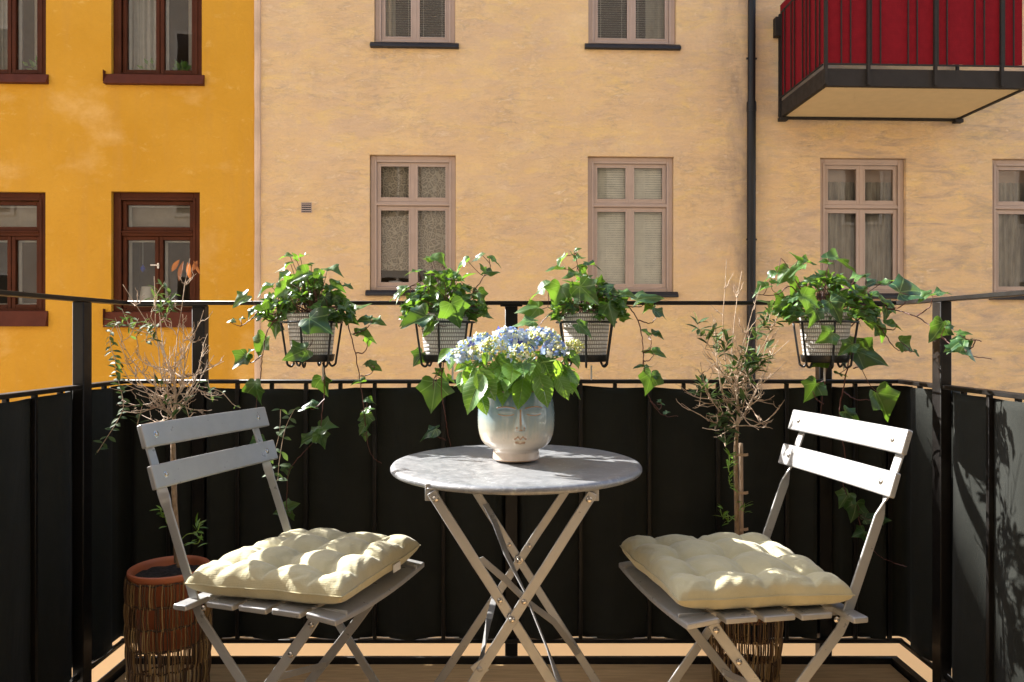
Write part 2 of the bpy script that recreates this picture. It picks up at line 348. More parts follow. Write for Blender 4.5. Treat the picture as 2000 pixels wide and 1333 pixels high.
# ------------------------------------------------------------------ houses across the courtyard
FA=9.735; FB=.0385; TH=math.atan(FB)
def fp(px,py,v=0.0):
    """photo point on the facade plane (pushed v metres behind it) -> building-local (u, z)"""
    k=(px-1000)/F; a=FA+v/math.cos(TH); Y=a/(1-k*FB); X=k*Y
    u=X/math.cos(TH)+v*math.sin(TH)*0
    return u, EYE+(653-py)/F*Y
def U(px): return fp(px,653)[0]
def Z(py,px): return fp(px,py)[1]
peach=empty('ochre_house',(0,FA,0),TH,'pale ochre plastered house with mauve-framed windows and a black drainpipe','house')
yellow=empty('yellow_house',(0,FA,0),TH,'deep yellow plastered house with dark red-brown window frames','house')
def wall_with_holes(name,x0,x1,z0,z1,holes,mat,parent,depth=.16,front=0.0):
    xs=sorted({x0,x1,*[h[0] for h in holes],*[h[1] for h in holes]}); zs=sorted({z0,z1,*[h[2] for h in holes],*[h[3] for h in holes]})
    b=MB()
    for i in range(len(xs)-1):
        for j in range(len(zs)-1):
            cx=(xs[i]+xs[i+1])/2; cz=(zs[j]+zs[j+1])/2
            if any(h[0]<cx<h[1] and h[2]<cz<h[3] for h in holes): continue
            b.add([(xs[i],front,zs[j]),(xs[i+1],front,zs[j]),(xs[i+1],front,zs[j+1]),(xs[i],front,zs[j+1])],[(0,1,2,3)])
    for a,c,d,e in holes:
        v=[(a,front,d),(c,front,d),(c,front,e),(a,front,e),(a,depth,d),(c,depth,d),(c,depth,e),(a,depth,e)]
        b.add(v,[(1,0,4,5),(2,1,5,6),(3,2,6,7),(0,3,7,4)])
    B=.4  # body of the wall behind
    b.add([(x0,front,z0),(x1,front,z0),(x1,front,z1),(x0,front,z1),(x0,B,z0),(x1,B,z0),(x1,B,z1),(x0,B,z1)],
          [(0,3,7,4),(1,5,6,2),(3,2,6,7)])
    return b.build(name,mat,parent)
def ring(b,x0,x1,z0,z1,wd,y0,y1,bot=None):
    bt=wd if bot is None else bot
    b.box(x0,x0+wd,y0,y1,z0,z1); b.box(x1-wd,x1,y0,y1,z0,z1)
    b.box(x0+wd,x1-wd,y0,y1,z1-wd,z1); b.box(x0+wd,x1-wd,y0,y1,z0,z0+bt)
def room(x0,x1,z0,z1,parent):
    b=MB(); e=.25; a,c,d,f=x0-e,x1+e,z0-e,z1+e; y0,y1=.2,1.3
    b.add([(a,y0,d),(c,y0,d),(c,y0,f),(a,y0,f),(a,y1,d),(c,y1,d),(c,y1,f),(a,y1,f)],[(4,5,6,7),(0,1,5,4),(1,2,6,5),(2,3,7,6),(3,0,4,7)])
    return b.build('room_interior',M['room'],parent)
def folds(b,x0,x1,z0,z1,y,amp=.02,n=6,seed=0,nx=48,taper=0):
    rd=random.Random(seed); ph=[rd.uniform(0,6.28) for _ in range(4)]; vs=[];fs=[]
    for j in range(9):
        tz=j/8
        for i in range(nx+1):
            tx=i/nx; xx=x0+(x1-x0)*(tx*(1-taper*(1-tz)) if True else tx)
            yy=y+amp*(math.sin(tx*n*6.28+ph[0]+.3*math.sin(tz*3+ph[2]))+.5*math.sin(tx*n*2.3*6.28+ph[1]))
            vs.append((xx,yy,z0+(z1-z0)*tz))
    for j in range(8):
        for i in range(nx): k=j*(nx+1)+i; fs.append((k,k+1,k+nx+2,k+nx+1))
    b.add(vs,fs)
def venetian(b,x0,x1,z0,z1,y,tilt,pitch=.028):
    n=int((z1-z0)/pitch)
    for i in range(n):
        z=z0+(i+.5)*pitch; dy=pitch*.54*math.cos(tilt); dz=pitch*.54*math.sin(tilt)
        b.add([(x0,y-dy,z-dz),(x1,y-dy,z-dz),(x1,y+dy,z+dz),(x0,y+dy,z+dz)],[(0,1,2,3)])
    for x in (x0+(x1-x0)*.18,x0+(x1-x0)*.82): b.box(x-.0015,x+.0015,y-.016,y-.014,z0,z1)
def win_peach(pl,pr,pt,pb,fill,label,seed=0,parts=True):
    x0,x1=U(pl),U(pr); zt,zb=Z(pt,(pl+pr)/2),Z(pb,(pl+pr)/2)
    H=zt-zb
    root=MB(); ring(root,x0+.003,x1-.003,zb+.003,zt-.003,.075,.055,.13,.05)
    # small moulding step on the casing
    ring(root,x0+.055,x1-.055,zb+.035,zt-.055,.03,.045,.0545,.02)
    f=root.build('window',M['frame_mauve'],peach,bevel=.005,seg=1); f['label']=label
    ix0,ix1,iz0,iz1=x0+.082,x1-.082,zb+.058,zt-.082; xm=(ix0+ix1)/2; tz=iz1-(iz1-iz0)*.335
    b=MB(); b.box(ix0-.002,ix1+.002,.06,.14,tz-.028,tz+.028); b.box(ix0-.002,ix1+.002,.045,.062,tz-.022,tz+.004)
    b.build('transom',M['frame_mauve'],f,bevel=.004,seg=1)
    lights=[(ix0,xm-.004,tz+.031,iz1),(xm+.004,ix1,tz+.031,iz1),(ix0,xm-.004,iz0,tz-.031),(xm+.004,ix1,iz0,tz-.031)]
    for (a,c,d,e) in lights:
        b=MB(); ring(b,a+.001,c-.001,d,e,.048,.075,.125); ring(b,a+.035,c-.035,d+.035,e-.035,.02,.069,.0745)
        b.build('sash',M['frame_mauve'],f,bevel=.004,seg=1)
        g=MB(); g.add([(a+.04,.1,d+.04),(c-.04,.1,d+.04),(c-.04,.1,e-.04),(a+.04,.1,e-.04)],[(0,1,2,3)]); g.build('pane',M['glass'],f)
    b=MB(); b.box(xm-.012,xm+.012,.068,.0745,iz0,tz-.03); b.box(xm-.012,xm+.012,.068,.0745,tz+.032,iz1); b.build('mullion',M['frame_mauve'],f)
    s=MB(); s.add([(x0-.05,.06,zb+.01),(x1+.05,.06,zb+.01),(x1+.05,-.06,zb-.035),(x0-.05,-.06,zb-.035),(x0-.05,-.06,zb-.07),(x1+.05,-.06,zb-.07),(x0-.05,.06,zb-.07),(x1+.05,.06,zb-.07),(x0-.05,-.018,zb+.004),(x1+.05,-.018,zb+.004)],
        [(0,8,9,1),(8,3,2,9),(3,4,5,2),(0,6,4,3,8),(1,9,2,5,7),(4,6,7,5)]); 
    s.build('sill',M['dark_metal'],f,bevel=.004,seg=1)
    for k in (x0+.03,x1-.03):
        pass
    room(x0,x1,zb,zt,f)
    if fill=='lace':
        b=MB(); folds(b,ix0,ix1,iz0+.22,iz1,.2,.012,7,seed,60); b.build('lace_curtain',M['lace'],f,smooth=180)
        b=MB(); b.lathe(((ix0+ix1)/2-.25,.24,iz0+.02),[(.05,0),(.085,.02),(.095,.06)],20); b.build('bowl',M['white_plastic'],f,smooth=60)
        b=MB(); b.lathe(((ix0+ix1)/2-.12+.22,.24,iz0-.02),[(.06,0),(.09,.2),(.1,.22)],20,closed=True); b.build('window_pot',M['dark_metal'],f,smooth=60)
    elif fill=='blind':
        b=MB(); venetian(b,ix0+.02,ix1-.02,iz0,iz1,.16,R(66),.031); b.build('venetian_blind',M['blind'],f)
        b=MB(); folds(b,ix0,ix0+.18,iz0,iz1,.26,.02,3,seed,20); folds(b,xm+.05,xm+.25,iz0,iz1,.27,.02,3,seed+5,20); b.build('curtain',M['curtain'],f,smooth=180)
    elif fill=='openblind':
        b=MB(); venetian(b,ix0+.03,xm-.03,iz0,iz1,.19,R(18),.030); venetian(b,xm+.03,ix1-.03,iz0,iz1,.19,R(18),.030); b.build('venetian_blind',M['blind'],f)
        b=MB(); folds(b,ix0,ix0+.16,iz0,iz1,.3,.02,2,seed,20) if seed!=3 else folds(b,ix1-.26,ix1+.06,iz0,iz1,.3,.02,3,seed,20); b.build('curtain',M['curtain'],f,smooth=180)
    elif fill=='curtain':
        b=MB(); folds(b,ix0-.02,ix1+.02,iz0,iz1-.2,.2,.018,11,seed,90); b.build('net_curtain',M['lace2'],f,smooth=180)
        b=MB(); b.box(ix0-.02,ix1+.02,.23,.24,iz1-.22,iz1); b.build('pelmet',M['frame_mauve'],f)
    return f
t=NT('grey_net_curtain',rough=.9); t.set(t.b,'base',t.ramp(t.noise(t.coord('Object',(1,1,.15)),14,4,.6),[(.35,(.26,.21,.16)),(.65,(.50,.43,.34))]))
trn=t.n.new('ShaderNodeBsdfTransparent'); mx=t.n.new('ShaderNodeMixShader'); mx.inputs[0].default_value=.8; t.link(trn.outputs[0],mx.inputs[1]); t.link(t.b.outputs[0],mx.inputs[2]); t.link(mx.outputs[0],t.n['Material Output'].inputs[0]); M['lace2']=t.m
PW=[(722,890,303,568,'lace','window with lace curtains and a pot on its inner ledge',1),
    (1148,1316,306,571,'blind','window with closed pale blinds',2),
    (1602,1770,309,574,'curtain','window with grey net curtains under the red balcony',4),
    (1938,2108,311,576,'curtain','window cut by the right edge of the view',7),
    (731,889,-191,85,'openblind','upper window with half-open blinds, left',5),
    (1149,1321,-188,88,'openblind','upper window with half-open blinds, right',3)]
holes=[]
for a,b_,c,d,*_ in PW: holes.append((U(a),U(b_),Z(d,(a+b_)/2),Z(c,(a+b_)/2)))
XS=U(500)
wall_with_holes('wall',XS,12.5,-6,10.6,holes,M['peach'],peach)
for a,b_,c,d,fl,lb,sd_ in PW: win_peach(a,b_,c,d,fl,lb,sd_)
# worn vertical edge strip where the two houses meet
b=MB(); rd=random.Random(4); zz=-6.0; ptsL=[];ptsR=[]
while zz<10.6:
    ptsL.append((XS-.012+rd.uniform(-.004,.004),zz)); ptsR.append((XS+.055+rd.uniform(-.004,.004),zz)); zz+=.31
for (l,r) in ((ptsL,ptsR),):
    vs=[];fs=[]
    for (xl,z0),(xr,_) in zip(l,r): vs+= [(xl,.004,z0),(xl,-.03,z0),((xl+xr)/2,-.036,z0),(xr,-.028,z0),(xr+.012,.004,z0)]
    for i in range(len(l)-1):
        for k in range(4): fs.append((i*5+k,(i+1)*5+k,(i+1)*5+k+1,i*5+k+1))
    b.add(vs,fs)
M['strip']=paint('worn_grey_pink_plaster',(.64,.44,.29),.95,bumps=.8,scale=14,var=.3)
b.build('corner_strip',M['strip'],peach)
# ventilation grille
gx0,gx1,gz0,gz1=U(588),U(609),Z(416,598),Z(396,598)
b=MB(); ring(b,gx0,gx1,gz0,gz1,.008,-.006,-.001)
for i in range(4):
    z=gz0+.02+i*(gz1-gz0-.02)/4; b.add([(gx0+.008,-.006,z),(gx1-.008,-.006,z),(gx1-.008,-.0015,z+.014),(gx0+.008,-.0015,z+.014)],[(0,1,2,3)])
g=b.build('ventilation_grille',M['frame_mauve'],peach)
b=MB(); b.box(gx0+.006,gx1-.006,-.0012,-.0008,gz0+.006,gz1-.006); b.build('grille_slots',M['dark_metal'],g)
# drainpipe
b=MB(); px0=U(1463); b.tube([Vector((px0+.02,-.09,10.4)),Vector((px0,-.09,Z(212,1465)))],.05,20); b.tube([Vector((px0,-.09,Z(212,1465)+.06)),Vector((px0-.015,-.09,-6))],.057,20)
b.tube([Vector((px0,-.09,Z(205,1465))),Vector((px0,-.09,Z(222,1465)))],.063,20)
dp=b.build('drainpipe',M['pipe'],peach,smooth=50)
for zc in (Z(120,1465),Z(470,1465),-1.5):
    b=MB(); b.box(px0-.07,px0+.07,-.10,-.085,zc-.012,zc+.012); b.box(px0-.01,px0+.01,-.09,0,zc-.01,zc+.01); b.build('pipe_bracket',M['pipe'],dp)
b=MB(); b.add([(XS-.3,-.3,10.6),(12.6,-.3,10.6),(12.6,4.5,13.5),(XS-.3,4.5,13.5),(XS-.3,-.3,10.45),(12.6,-.3,10.45)],[(0,1,2,3),(0,4,5,1)]); b.build('roof',M['dark_metal'],peach)
# ---- yellow house
def win_yellow(pl,pr,pt,pb,pbs,label,kind,seed=0,row=2):
    x0,x1=U(pl),U(pr); pm=(pl+pr)/2; zt,zb=Z(pt,pm),Z(pb,pm)
    b=MB(); ring(b,x0+.003,x1-.003,zb+.003,zt-.003,.095,.04,.13,.035); ring(b,x0+.07,x1-.07,zb+.025,zt-.07,.035,.03,.0395,.015)
    f=b.build('window',M['frame_red'],yellow,bevel=.006,seg=1); f['label']=label
    ix0,ix1,iz0,iz1=x0+.11,x1-.11,zb+.04,zt-.11; xm=(ix0+ix1)/2+.01; tz=iz1-(iz1-iz0)*.30
    b=MB(); b.box(ix0-.002,ix1+.002,.045,.13,tz-.035,tz+.035); b.box(ix0-.002,ix1+.002,.025,.046,tz+.005,tz+.03); b.build('transom',M['frame_red'],f,bevel=.005,seg=1)
    L=[(ix0,ix1,tz+.037,iz1),(ix0,xm-.003,iz0,tz-.037),(xm+.003,ix1,iz0,tz-.037)]
    for (a,c,d,e) in L:
        b=MB(); ring(b,a+.001,c-.001,d,e,.048,.065,.12); b.build('sash',M['frame_red'],f,bevel=.004,seg=1)
        g=MB(); g.add([(a+.04,.095,d+.04),(c-.04,.095,d+.04),(c-.04,.095,e-.04),(a+.04,.095,e-.04)],[(0,1,2,3)]); g.build('pane',M['glass'],f)
        b=MB(); ring(b,a+.03,c-.03,d+.03,e-.03,.034,.17,.19); b.build('inner_sash',M['white_wood'],f)
    zs=Z(pbs,pm); b=MB()
    for (xa,xb) in ((x0-.07,x1+.035),):
        b.add([(xa,.05,zb+.015),(xb,.05,zb+.015),(xb,-.07,zs+.035),(xa,-.07,zs+.035),(xb,-.085,zs),(xa,-.085,zs),(xa,0,zs),(xb,0,zs),(xa,-.03,zb-.002),(xb,-.03,zb-.002)],
              [(0,8,9,1),(8,3,2,9),(3,5,4,2),(0,6,5,3,8),(1,9,2,4,7),(5,6,7,4)])
        b.box(xa-.006,xa,-.075,.0,zs+.03,zb+.04)
    b.build('sill_apron',M['red_metal'],f,bevel=.004,seg=1)
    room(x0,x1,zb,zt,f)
    return f,(ix0,ix1,iz0,iz1,xm,tz)
yw=[(-62,90,375,608,638,'lower window at the left edge'),(218,391,375,610,640,'lower window with a roller blind and table lamp'),(-62,91,-135,146,165,'upper window at the left edge'),(218,395,-135,147,168,'upper window with white curtains')]
yh=[(U(a),U(b_),Z(d,(a+b_)/2),Z(c,(a+b_)/2)) for a,b_,c,d,*_ in yw]
wall_with_holes('wall',-13,XS-.014,-6,10.9,yh,M['yellow'],yellow,front=-.012)
b=MB(); b.add([(-13,-.3,10.9),(XS-.3,-.3,10.9),(XS-.3,4.5,14),(-13,4.5,14),(-13,-.3,10.75),(XS-.3,-.3,10.75)],[(0,1,2,3),(0,4,5,1)]); b.build('roof',M['dark_metal'],yellow)
fr_=[]
for i,(a,b_,c,d,e,lb) in enumerate(yw):
    f,g=win_yellow(a,b_,c,d,e,lb,i,i); fr_.append((f,g))
    ix0,ix1,iz0,iz1,xm,tz=g
    b=MB()
    if i==3:
        folds(b,ix0,xm,iz0,iz1,.3,.03,5,3,60); folds(b,ix1-.17,ix1+.05,iz0,iz1,.3,.025,3,5,24); b.build('curtain',M['curtain'],f,smooth=180)
    elif i==2:
        folds(b,ix1-.2,ix1+.05,iz0,iz1,.3,.02,3,6,24,taper=0); folds(b,ix0,xm-.1,iz0,iz1,.3,.03,5,8,40); b.build('curtain',M['curtain'],f,smooth=180)
    else:
        b.box(ix0-.02,ix1+.02,.25,.256,iz1-.30,iz1+.05); b.build('roller_blind',M['beige_blind'],f)
# things on the inner window ledges of the yellow house
f,g=fr_[1]; ix0,ix1,iz0,iz1,xm,tz=g
def world_of(u,v,z): 
    c,s=math.cos(TH),math.sin(TH); return Vector((u*c-v*s,FA+u*s+v*c,z))
zz=Z(573,258)
lamp=empty('table_lamp',world_of(U(258),.42,zz-.25),TH,'white table lamp behind the lower pane of the yellow house','lamp')
b=MB(); b.lathe((0,0,0),[(.10,.17),(.065,.36)],28); b.build('lamp_shade',M['lampshade'],lamp,smooth=60)
b=MB(); b.lathe((0,0,0),[(.06,0),(.06,.015),(.012,.03),(.012,.18)],16,closed=True); b.build('base',M['white_plastic'],lamp,smooth=50)
b=MB(); b.box(-.3,.9,.1,.5,-.03,-.002); b.build('side_table',M['room'],lamp)
bpy.data.objects.remove(b and lamp.children[-1])
# window catch
b=MB(); u=xm; z_=Z(519,308); b.box(u-.012,u+.012,.035,.05,z_-.035,z_+.035); b.box(u-.09,u,.02,.034,z_+.0,z_+.014); b.build('window_catch',M['bolt'],f)
orn=empty('window_ornament',world_of(U(268),.16,Z(522,268)),TH,'small blue ornament hanging on a thread inside the yellow house window','ornament')
b=MB(); b.lathe((0,0,0),[(0,-.055),(.028,-.02),(.03,0),(.0,.05)],8); 
M['blue_glass']=paint('blue_glass',(.02,.05,.35),.2); b.build('pendant',M['blue_glass'],orn)
b=MB(); b.tube([(0,0,.04),(0,0,.35)],.0018,4); b.build('thread',M['white_plastic'],orn)
def sillplant(u,v,z,seed,n,h,nm,lb,mat='fresh_leaf'):
    rd=random.Random(seed); e=empty(nm,world_of(u,v,z),TH,lb,'plant')
    b=MB(); s=MB()
    for i in range(n):
        d=Vector((rd.uniform(-1,1),rd.uniform(-.4,.4),rd.uniform(.3,1))).normalized(); L=rd.uniform(.5,1)*h
        s.tube([Vector((0,0,0)),d*L*.6+Vector((0,0,.02)),d*L],.003,4)
        t_=d.cross(Vector((0,1,0))).normalized(); q=d*L
        b.add([q-t_*.0,q+t_*.025+d*.03,q+d*.09,q-t_*.025+d*.03],[(0,1,2,3)])
    s.build('stems',M['petiole'],e); b.build('leaves',M[mat],e)
    b=MB(); b.lathe((0,0,-.1),[(.05,0),(.06,.1)],16,closed=True); b.build('pot',M['terracotta'],e,smooth=50)
f3=fr_[3][1]; sillplant(U(340),.26,f3[2]+.08,3,26,.10,'window_plant','low leafy plant on the ledge behind the upper right pane')
sillplant(U(285),.25,f3[2]+.05,5,10,.16,'window_plant','spiky stemmed plant before the white curtain in the yellow house')
f2=fr_[2][1]; sillplant(U(55),.25,f2[2]+.06,7,14,.17,'window_plant','twiggy plant in the upper window at the left edge')
for k,(px,lab,colr) in enumerate(((0,'red knick-knack on the ledge of the lower yellow house window',(.6,.05,.02)),(1,'pale knick-knack on the ledge of the lower yellow house window',(.7,.68,.6)))):
    pxx=(280,352)[k]; b=MB(); rd=random.Random(k)
    b.lathe((0,0,0),[(.0,0),(.04,.008),(.045,.03),(.025,.05),(0,.06)],14); m_=paint('knick_knack_glaze',colr,.3)
    o=b.build('knick_knack',m_,None,smooth=60); o.location=world_of(U(pxx),.24,fr_[1][1][2]+.05); tag(o,lab,'ornament')
# ------------------------------------------------------------------ red balcony opposite
bal=empty('balcony',(3.543,9.86,3.893),TH,'steel balcony with crimson fabric screen jutting from the ochre house','balcony')
bw,bd,bh=2.44,1.30,.19
b=MB(); b.box(.06,bw-.06,-bd+.06,0,.0,.03); b.build('soffit',M['soffit'],bal)
b=MB(); b.box(.07,bw-.07,-bd+.07,-.01,.034,.16); b.build('floor_slab',M['soffit'],bal)
b=MB(); b.box(0,bw,-bd,-bd+.055,-.012,bh); b.box(0,.055,-bd+.055,0,-.012,bh); b.box(bw-.055,bw,-bd+.055,0,-.012,bh); b.box(.055,bw-.055,-.06,-.01,-.03,-.001)
b.box(-.02,.09,-.09,-.01,-.06,-.0125); b.box(bw-.09,bw+.02,-.09,-.01,-.06,-.0125); b.build('edge_beam',M['balc_steel'],bal,bevel=.003,seg=1)
T=1.25
for x in (.0,.50,1.29,2.08,bw-.04):
    b=MB(); b.box(x,x+.035,-bd-.035,-bd-.001,-.0,T+.1); b.build('post',M['balc_steel'],bal)
b=MB(); b.box(-.0,bw,-bd-.03,-bd+.01,T+.1,T+.13); b.box(0,.035,-bd+.01,-.05,T+.1,T+.13); b.box(bw-.035,bw,-bd+.01,-.05,T+.1,T+.13)
b.box(0,bw,-bd-.028,-bd-.012,.225,.242); b.box(-.02,-.004,-bd,-.05,.225,.242); b.build('rail',M['balc_steel'],bal)
for k,(x,y) in enumerate([(0,-.03),(bw-.04,-.03)]):
    b=MB(); b.box(x-.02,x+.015,y-.035,y,.0,T+.1); b.build('post',M['balc_steel'],bal)
b=MB(); b.box(-.08,.06,-.10,-.005,1.05,1.3); b.build('wall_bracket',M['balc_steel'],bal,bevel=.004,seg=1)
for pxx in (1634.6,1653,1694.5,1712.7,1768,1786,1828,1846,1901.6,1921,1961.5,1980.5):
    x=(pxx-1000)/F*8.55-3.543; b=MB(); b.box(x-.006,x+.006,-bd-.026,-bd-.014,.242,T+.1); b.build('baluster',M['balc_steel'],bal)
for y in (-.12,-.22,-.42,-.52,-.76,-.86,-.96,-1.12,-1.22):
    b=MB(); b.box(-.018,-.006,y-.006,y+.006,.242,T+.1); b.build('baluster',M['balc_steel'],bal)
b=MB(); vs=[];fs=[]; path=[(.005,-.04+ -i*.05) for i in range(26)]+[(.005+i*.05,-bd-.006) for i in range(1,48)]
for j in range(9):
    z=.255+ (T-.03)*j/8
    for (x,y) in path: 
        nn=noise.noise(Vector((x*3,y*3,z*1.2)))*.008; vs.append((x-.0+nn*.3,y+nn+.004,z+(-.012*abs(math.sin(x*4)) if j==0 else 0)))
m=len(path)
for j in range(8):
    for i in range(m-1): fs.append((j*m+i,j*m+i+1,(j+1)*m+i+1,(j+1)*m+i))
b.add(vs,fs); b.build('fabric_screen',M['red_fabric'],bal,smooth=180)
# ------------------------------------------------------------------ ground, own house
b=MB(); b.add([(-60,-60,-6),(60,-60,-6),(60,60,-6),(-60,60,-6)],[(0,1,2,3)])
M['ground']=paint('courtyard_paving',(.30,.27,.23),.9,scale=8,bumps=.4); tag(b.build('ground',M['ground']),kind='structure')
b=MB(); b.box(-9,9,0,.3,0,3.7); o=b.build('courtyard_wall',M['smooth_peach'],None); o.location=(0,8.4,-6); tag(o,'smooth peach-painted low wall at the foot of the courtyard, glimpsed under the windbreak','wall')
hs=empty('home_house',(0,-.5,-6),0,'cream rendered house the balcony is fixed to, behind the viewer','house')
b=MB(); b.box(-22,22,-.4,0,0,16.5); b.build('wall',M['home'],hs)
for i in range(-6,7):  # unseen window grid, added so reflections in the panes opposite vary
    for j in range(5):
        if abs(i)<1 and j==2: continue
        x=i*2.6+.3; z=.9+j*3.2-.4; b=MB(); ring(b,x-.6,x+.6,z,z+1.7,.08,.001,.03); b.box(x-.03,x+.03,.001,.03,z+.08,z+1.62); wn_=b.build('window',M['white_wood'],hs)
        b=MB(); b.box(x-.52,x-.03,.002,.012,z+.08,z+1.62); b.box(x+.03,x+.52,.002,.012,z+.08,z+1.62); b.build('pane',M['dark_glass'],wn_)
b=MB(); b.box(-1.25,1.25,.002,1.9,8.95,9.12); b.build('unseen_shade_slab',M['slab'],hs)  # unseen slab overhead, added to block sky fill on the deck
b=MB(); ring(b,-1.0,1.0,6.0,8.2,.09,.003,.05); b.box(-.04,.04,.003,.05,6.09,8.11); o=b.build('unseen_dark_door',M['white_wood'],hs)  # unseen door, added dark to cut bounce light from the wall
b=MB(); b.box(-.905,-.045,.004,.02,6.095,8.105); b.box(.045,.905,.004,.02,6.095,8.105); b.build('door_glass',M['dark_glass'],o)
# ------------------------------------------------------------------ own balcony: deck
deck=MB(); y=2.288; rd=random.Random(2)
while y>-.45:
    y1=y-.118; deck.box(-1.165,1.165,max(y1,-.49),y,-.028+rd.uniform(-.0006,.0006),rd.uniform(-.0008,.0008)); y=y1-.006
d=deck.build('balcony_deck',M['deck'],bevel=.003,seg=2); tag(d,kind='structure')
b=MB(); b.box(-1.18,1.18,-.5,2.29,-.2,-.032); tag(b.build('balcony_slab',M['slab']),kind='structure')
b=MB(); b.box(-1.195,1.195,2.292,2.305,-.06,.019); b.box(-1.195,-1.172,-.49,2.292,-.06,.019); b.box(1.172,1.195,-.49,2.292,-.06,.019)
tag(b.build('balcony_kerb',M['black_steel'],bevel=.002,seg=1),kind='structure')
# ------------------------------------------------------------------ railing
XR=1.221; YF=2.33; ZT=1.121; ZM=.874; ZB=.047
ra=empty('balcony_railing',(0,YF,0),0,'black steel balcony railing with slim balusters and a raised handrail around the deck','railing')
def rbox(name,x0,x1,y0,y1,z0,z1,bev=.0015):
    b=MB(); b.box(x0,x1,y0-YF,y1-YF,z0,z1); return b.build(name,M['black_steel'],ra,bevel=bev,seg=1)
rbox('handrail',-XR-.015,XR+.015,YF-.006,YF+.032,ZT-.012,ZT)
rbox('handrail',-XR-.02,-XR+.02,-.45,YF-.007,ZT-.012,ZT); rbox('handrail',XR-.02,XR+.02,-.45,YF-.007,ZT-.012,ZT)
rbox('mid_rail',-XR-.015,XR+.015,YF-.008,YF+.022,ZM-.012,ZM)
rbox('mid_rail',-XR-.015,-XR+.015,-.45,YF-.009,ZM-.012,ZM); rbox('mid_rail',XR-.015,XR+.015,-.45,YF-.009,ZM-.012,ZM)
rbox('bottom_rail',-XR-.008,XR+.008,YF-.003,YF+.012,ZB,ZB+.012)
rbox('bottom_rail',-XR-.006,-XR+.008,-.45,YF-.004,ZB,ZB+.012); rbox('bottom_rail',XR-.008,XR+.006,-.45,YF-.004,ZB,ZB+.012)
for x in (-.995,-.002,.995):
    o=rbox('post',x-.02,x+.02,YF+.0225,YF+.0585,-.35,ZT-.0125,.002)
for x,y in ((-XR-.013,2.084),(XR-.017,2.084),(-XR-.013,.6),(XR-.017,.6)):
    rbox('post',x-.001,x+.031,y,y+.043,-.3,ZT-.0125,.002)
for x in (-1.0,-.002,1.0,-1.15,1.15):
    rbox('rail_plate',x-.035,x+.035,YF-.002,YF+.03,ZT-.017,ZT-.0125,.001)
k=-11
for k in range(-11,12):
    x=k*.1077
    if abs(k) in (0,): continue
    if abs(abs(x)-.995)<.04 : continue
    rbox('baluster',x-.006,x+.006,YF-.005,YF+.007,ZB+.0125,ZM-.0125,.001)
for s in (-1,1):
    for k in range(1,18):
        y=YF-k*.108
        if abs(y-2.105)<.05 or abs(y-.62)<.05: continue
        rbox('baluster',s*XR-.006,s*XR+.006,y-.006,y+.006,ZB+.0125,ZM-.0125,.001)
# fabric screen (outside the balusters)
def scallop(s): return .010*abs(math.sin(math.pi*s/.2154))
b=MB(); off=.014
path=[]; y=-.4
while y<YF: path.append((-XR-off,y)); y+=.02
x=-XR-off
while x<XR+off: path.append((x,YF+off)); x+=.0135
y=YF
while y>-.4: path.append((XR+off,y)); y-=.02
vs=[];fs=[]; m=len(path); NJ=34
for j in range(NJ+1):
    for i,(x,y) in enumerate(path):
        tz=j/NJ; side=abs(x)>XR+off-.001
        z0=.0605+.3*scallop(i*.02); z1=.853-.004*abs(math.sin(i*.02*9))+(.006*math.sin(i*.02*3.1))
        z=z0+(z1-z0)*tz
        nz_=.0025*noise.noise(Vector((x*2.2,y*2.2,z*1.3)))+.0016*noise.noise(Vector((x*11,y*11,z*6)))
        if side:
            d_=-.014+.009*math.cos(math.pi*(YF-y)/.108)+nz_+.034*math.exp(-((y-2.105)/.030)**4)+.034*math.exp(-((y-.62)/.030)**4)
            if y>YF-.05: d_=max(d_,0.0)
        else:
            d_=-.014+.0115*math.cos(math.pi*x/.1077)+nz_+sum(.066*math.exp(-((x-q)/.031)**4) for q in(-.995,-.002,.995))
            if abs(x)>XR-.04: d_=max(d_,0.0)
        if side: vs.append((x+(d_ if x>0 else -d_),y,z))
        else: vs.append((x,y+d_,z))
for j in range(NJ):
    for i in range(m-1): fs.append((j*m+i,j*m+i+1,(j+1)*m+i+1,(j+1)*m+i))
b.add(vs,fs); scr=b.build('fabric_screen',M['black_fabric'],None,smooth=180)
so_=scr.modifiers.new('s','SOLIDIFY'); so_.thickness=.0012
tag(scr,'black woven windbreak fabric stretched along the outside of the railing','windbreak')
b=MB()
for s in range(-10,11):
    pts=[]
    for q in range(9):
        x=s*.1077+q/8*.1077-.054; pts.append(Vector((x,YF-.001+.004,.0615+.3*scallop(x+5)+.0)))
    if s%3!=0: b.tube(pts,.0013,5)
for s in (-1,1):
    pts=[Vector((s*(XR+.002),YF-.05-q*.02,.0615+.3*scallop(q*.02))) for q in range(60)]; b.tube(pts,.0013,5)
b.build('sunlit_hem_line',M['white_plastic'],scr)  # sunlight on the hem edge, painted in as a thin white line
b=MB()
for s in (-1,1):
    for yy in (1.955,1.72):
        for dx in (0,.012):
            q=.07
            while q<.84: b.box(s*(XR+.0105)-.0004,s*(XR+.0105)+.0004,yy+dx-.0006,yy+dx+.0006,q,q+.005); q+=.009
M['thread']=paint('pale_thread',(.09,.09,.08),.8); b.build('seam_stitching',M['thread'],scr)
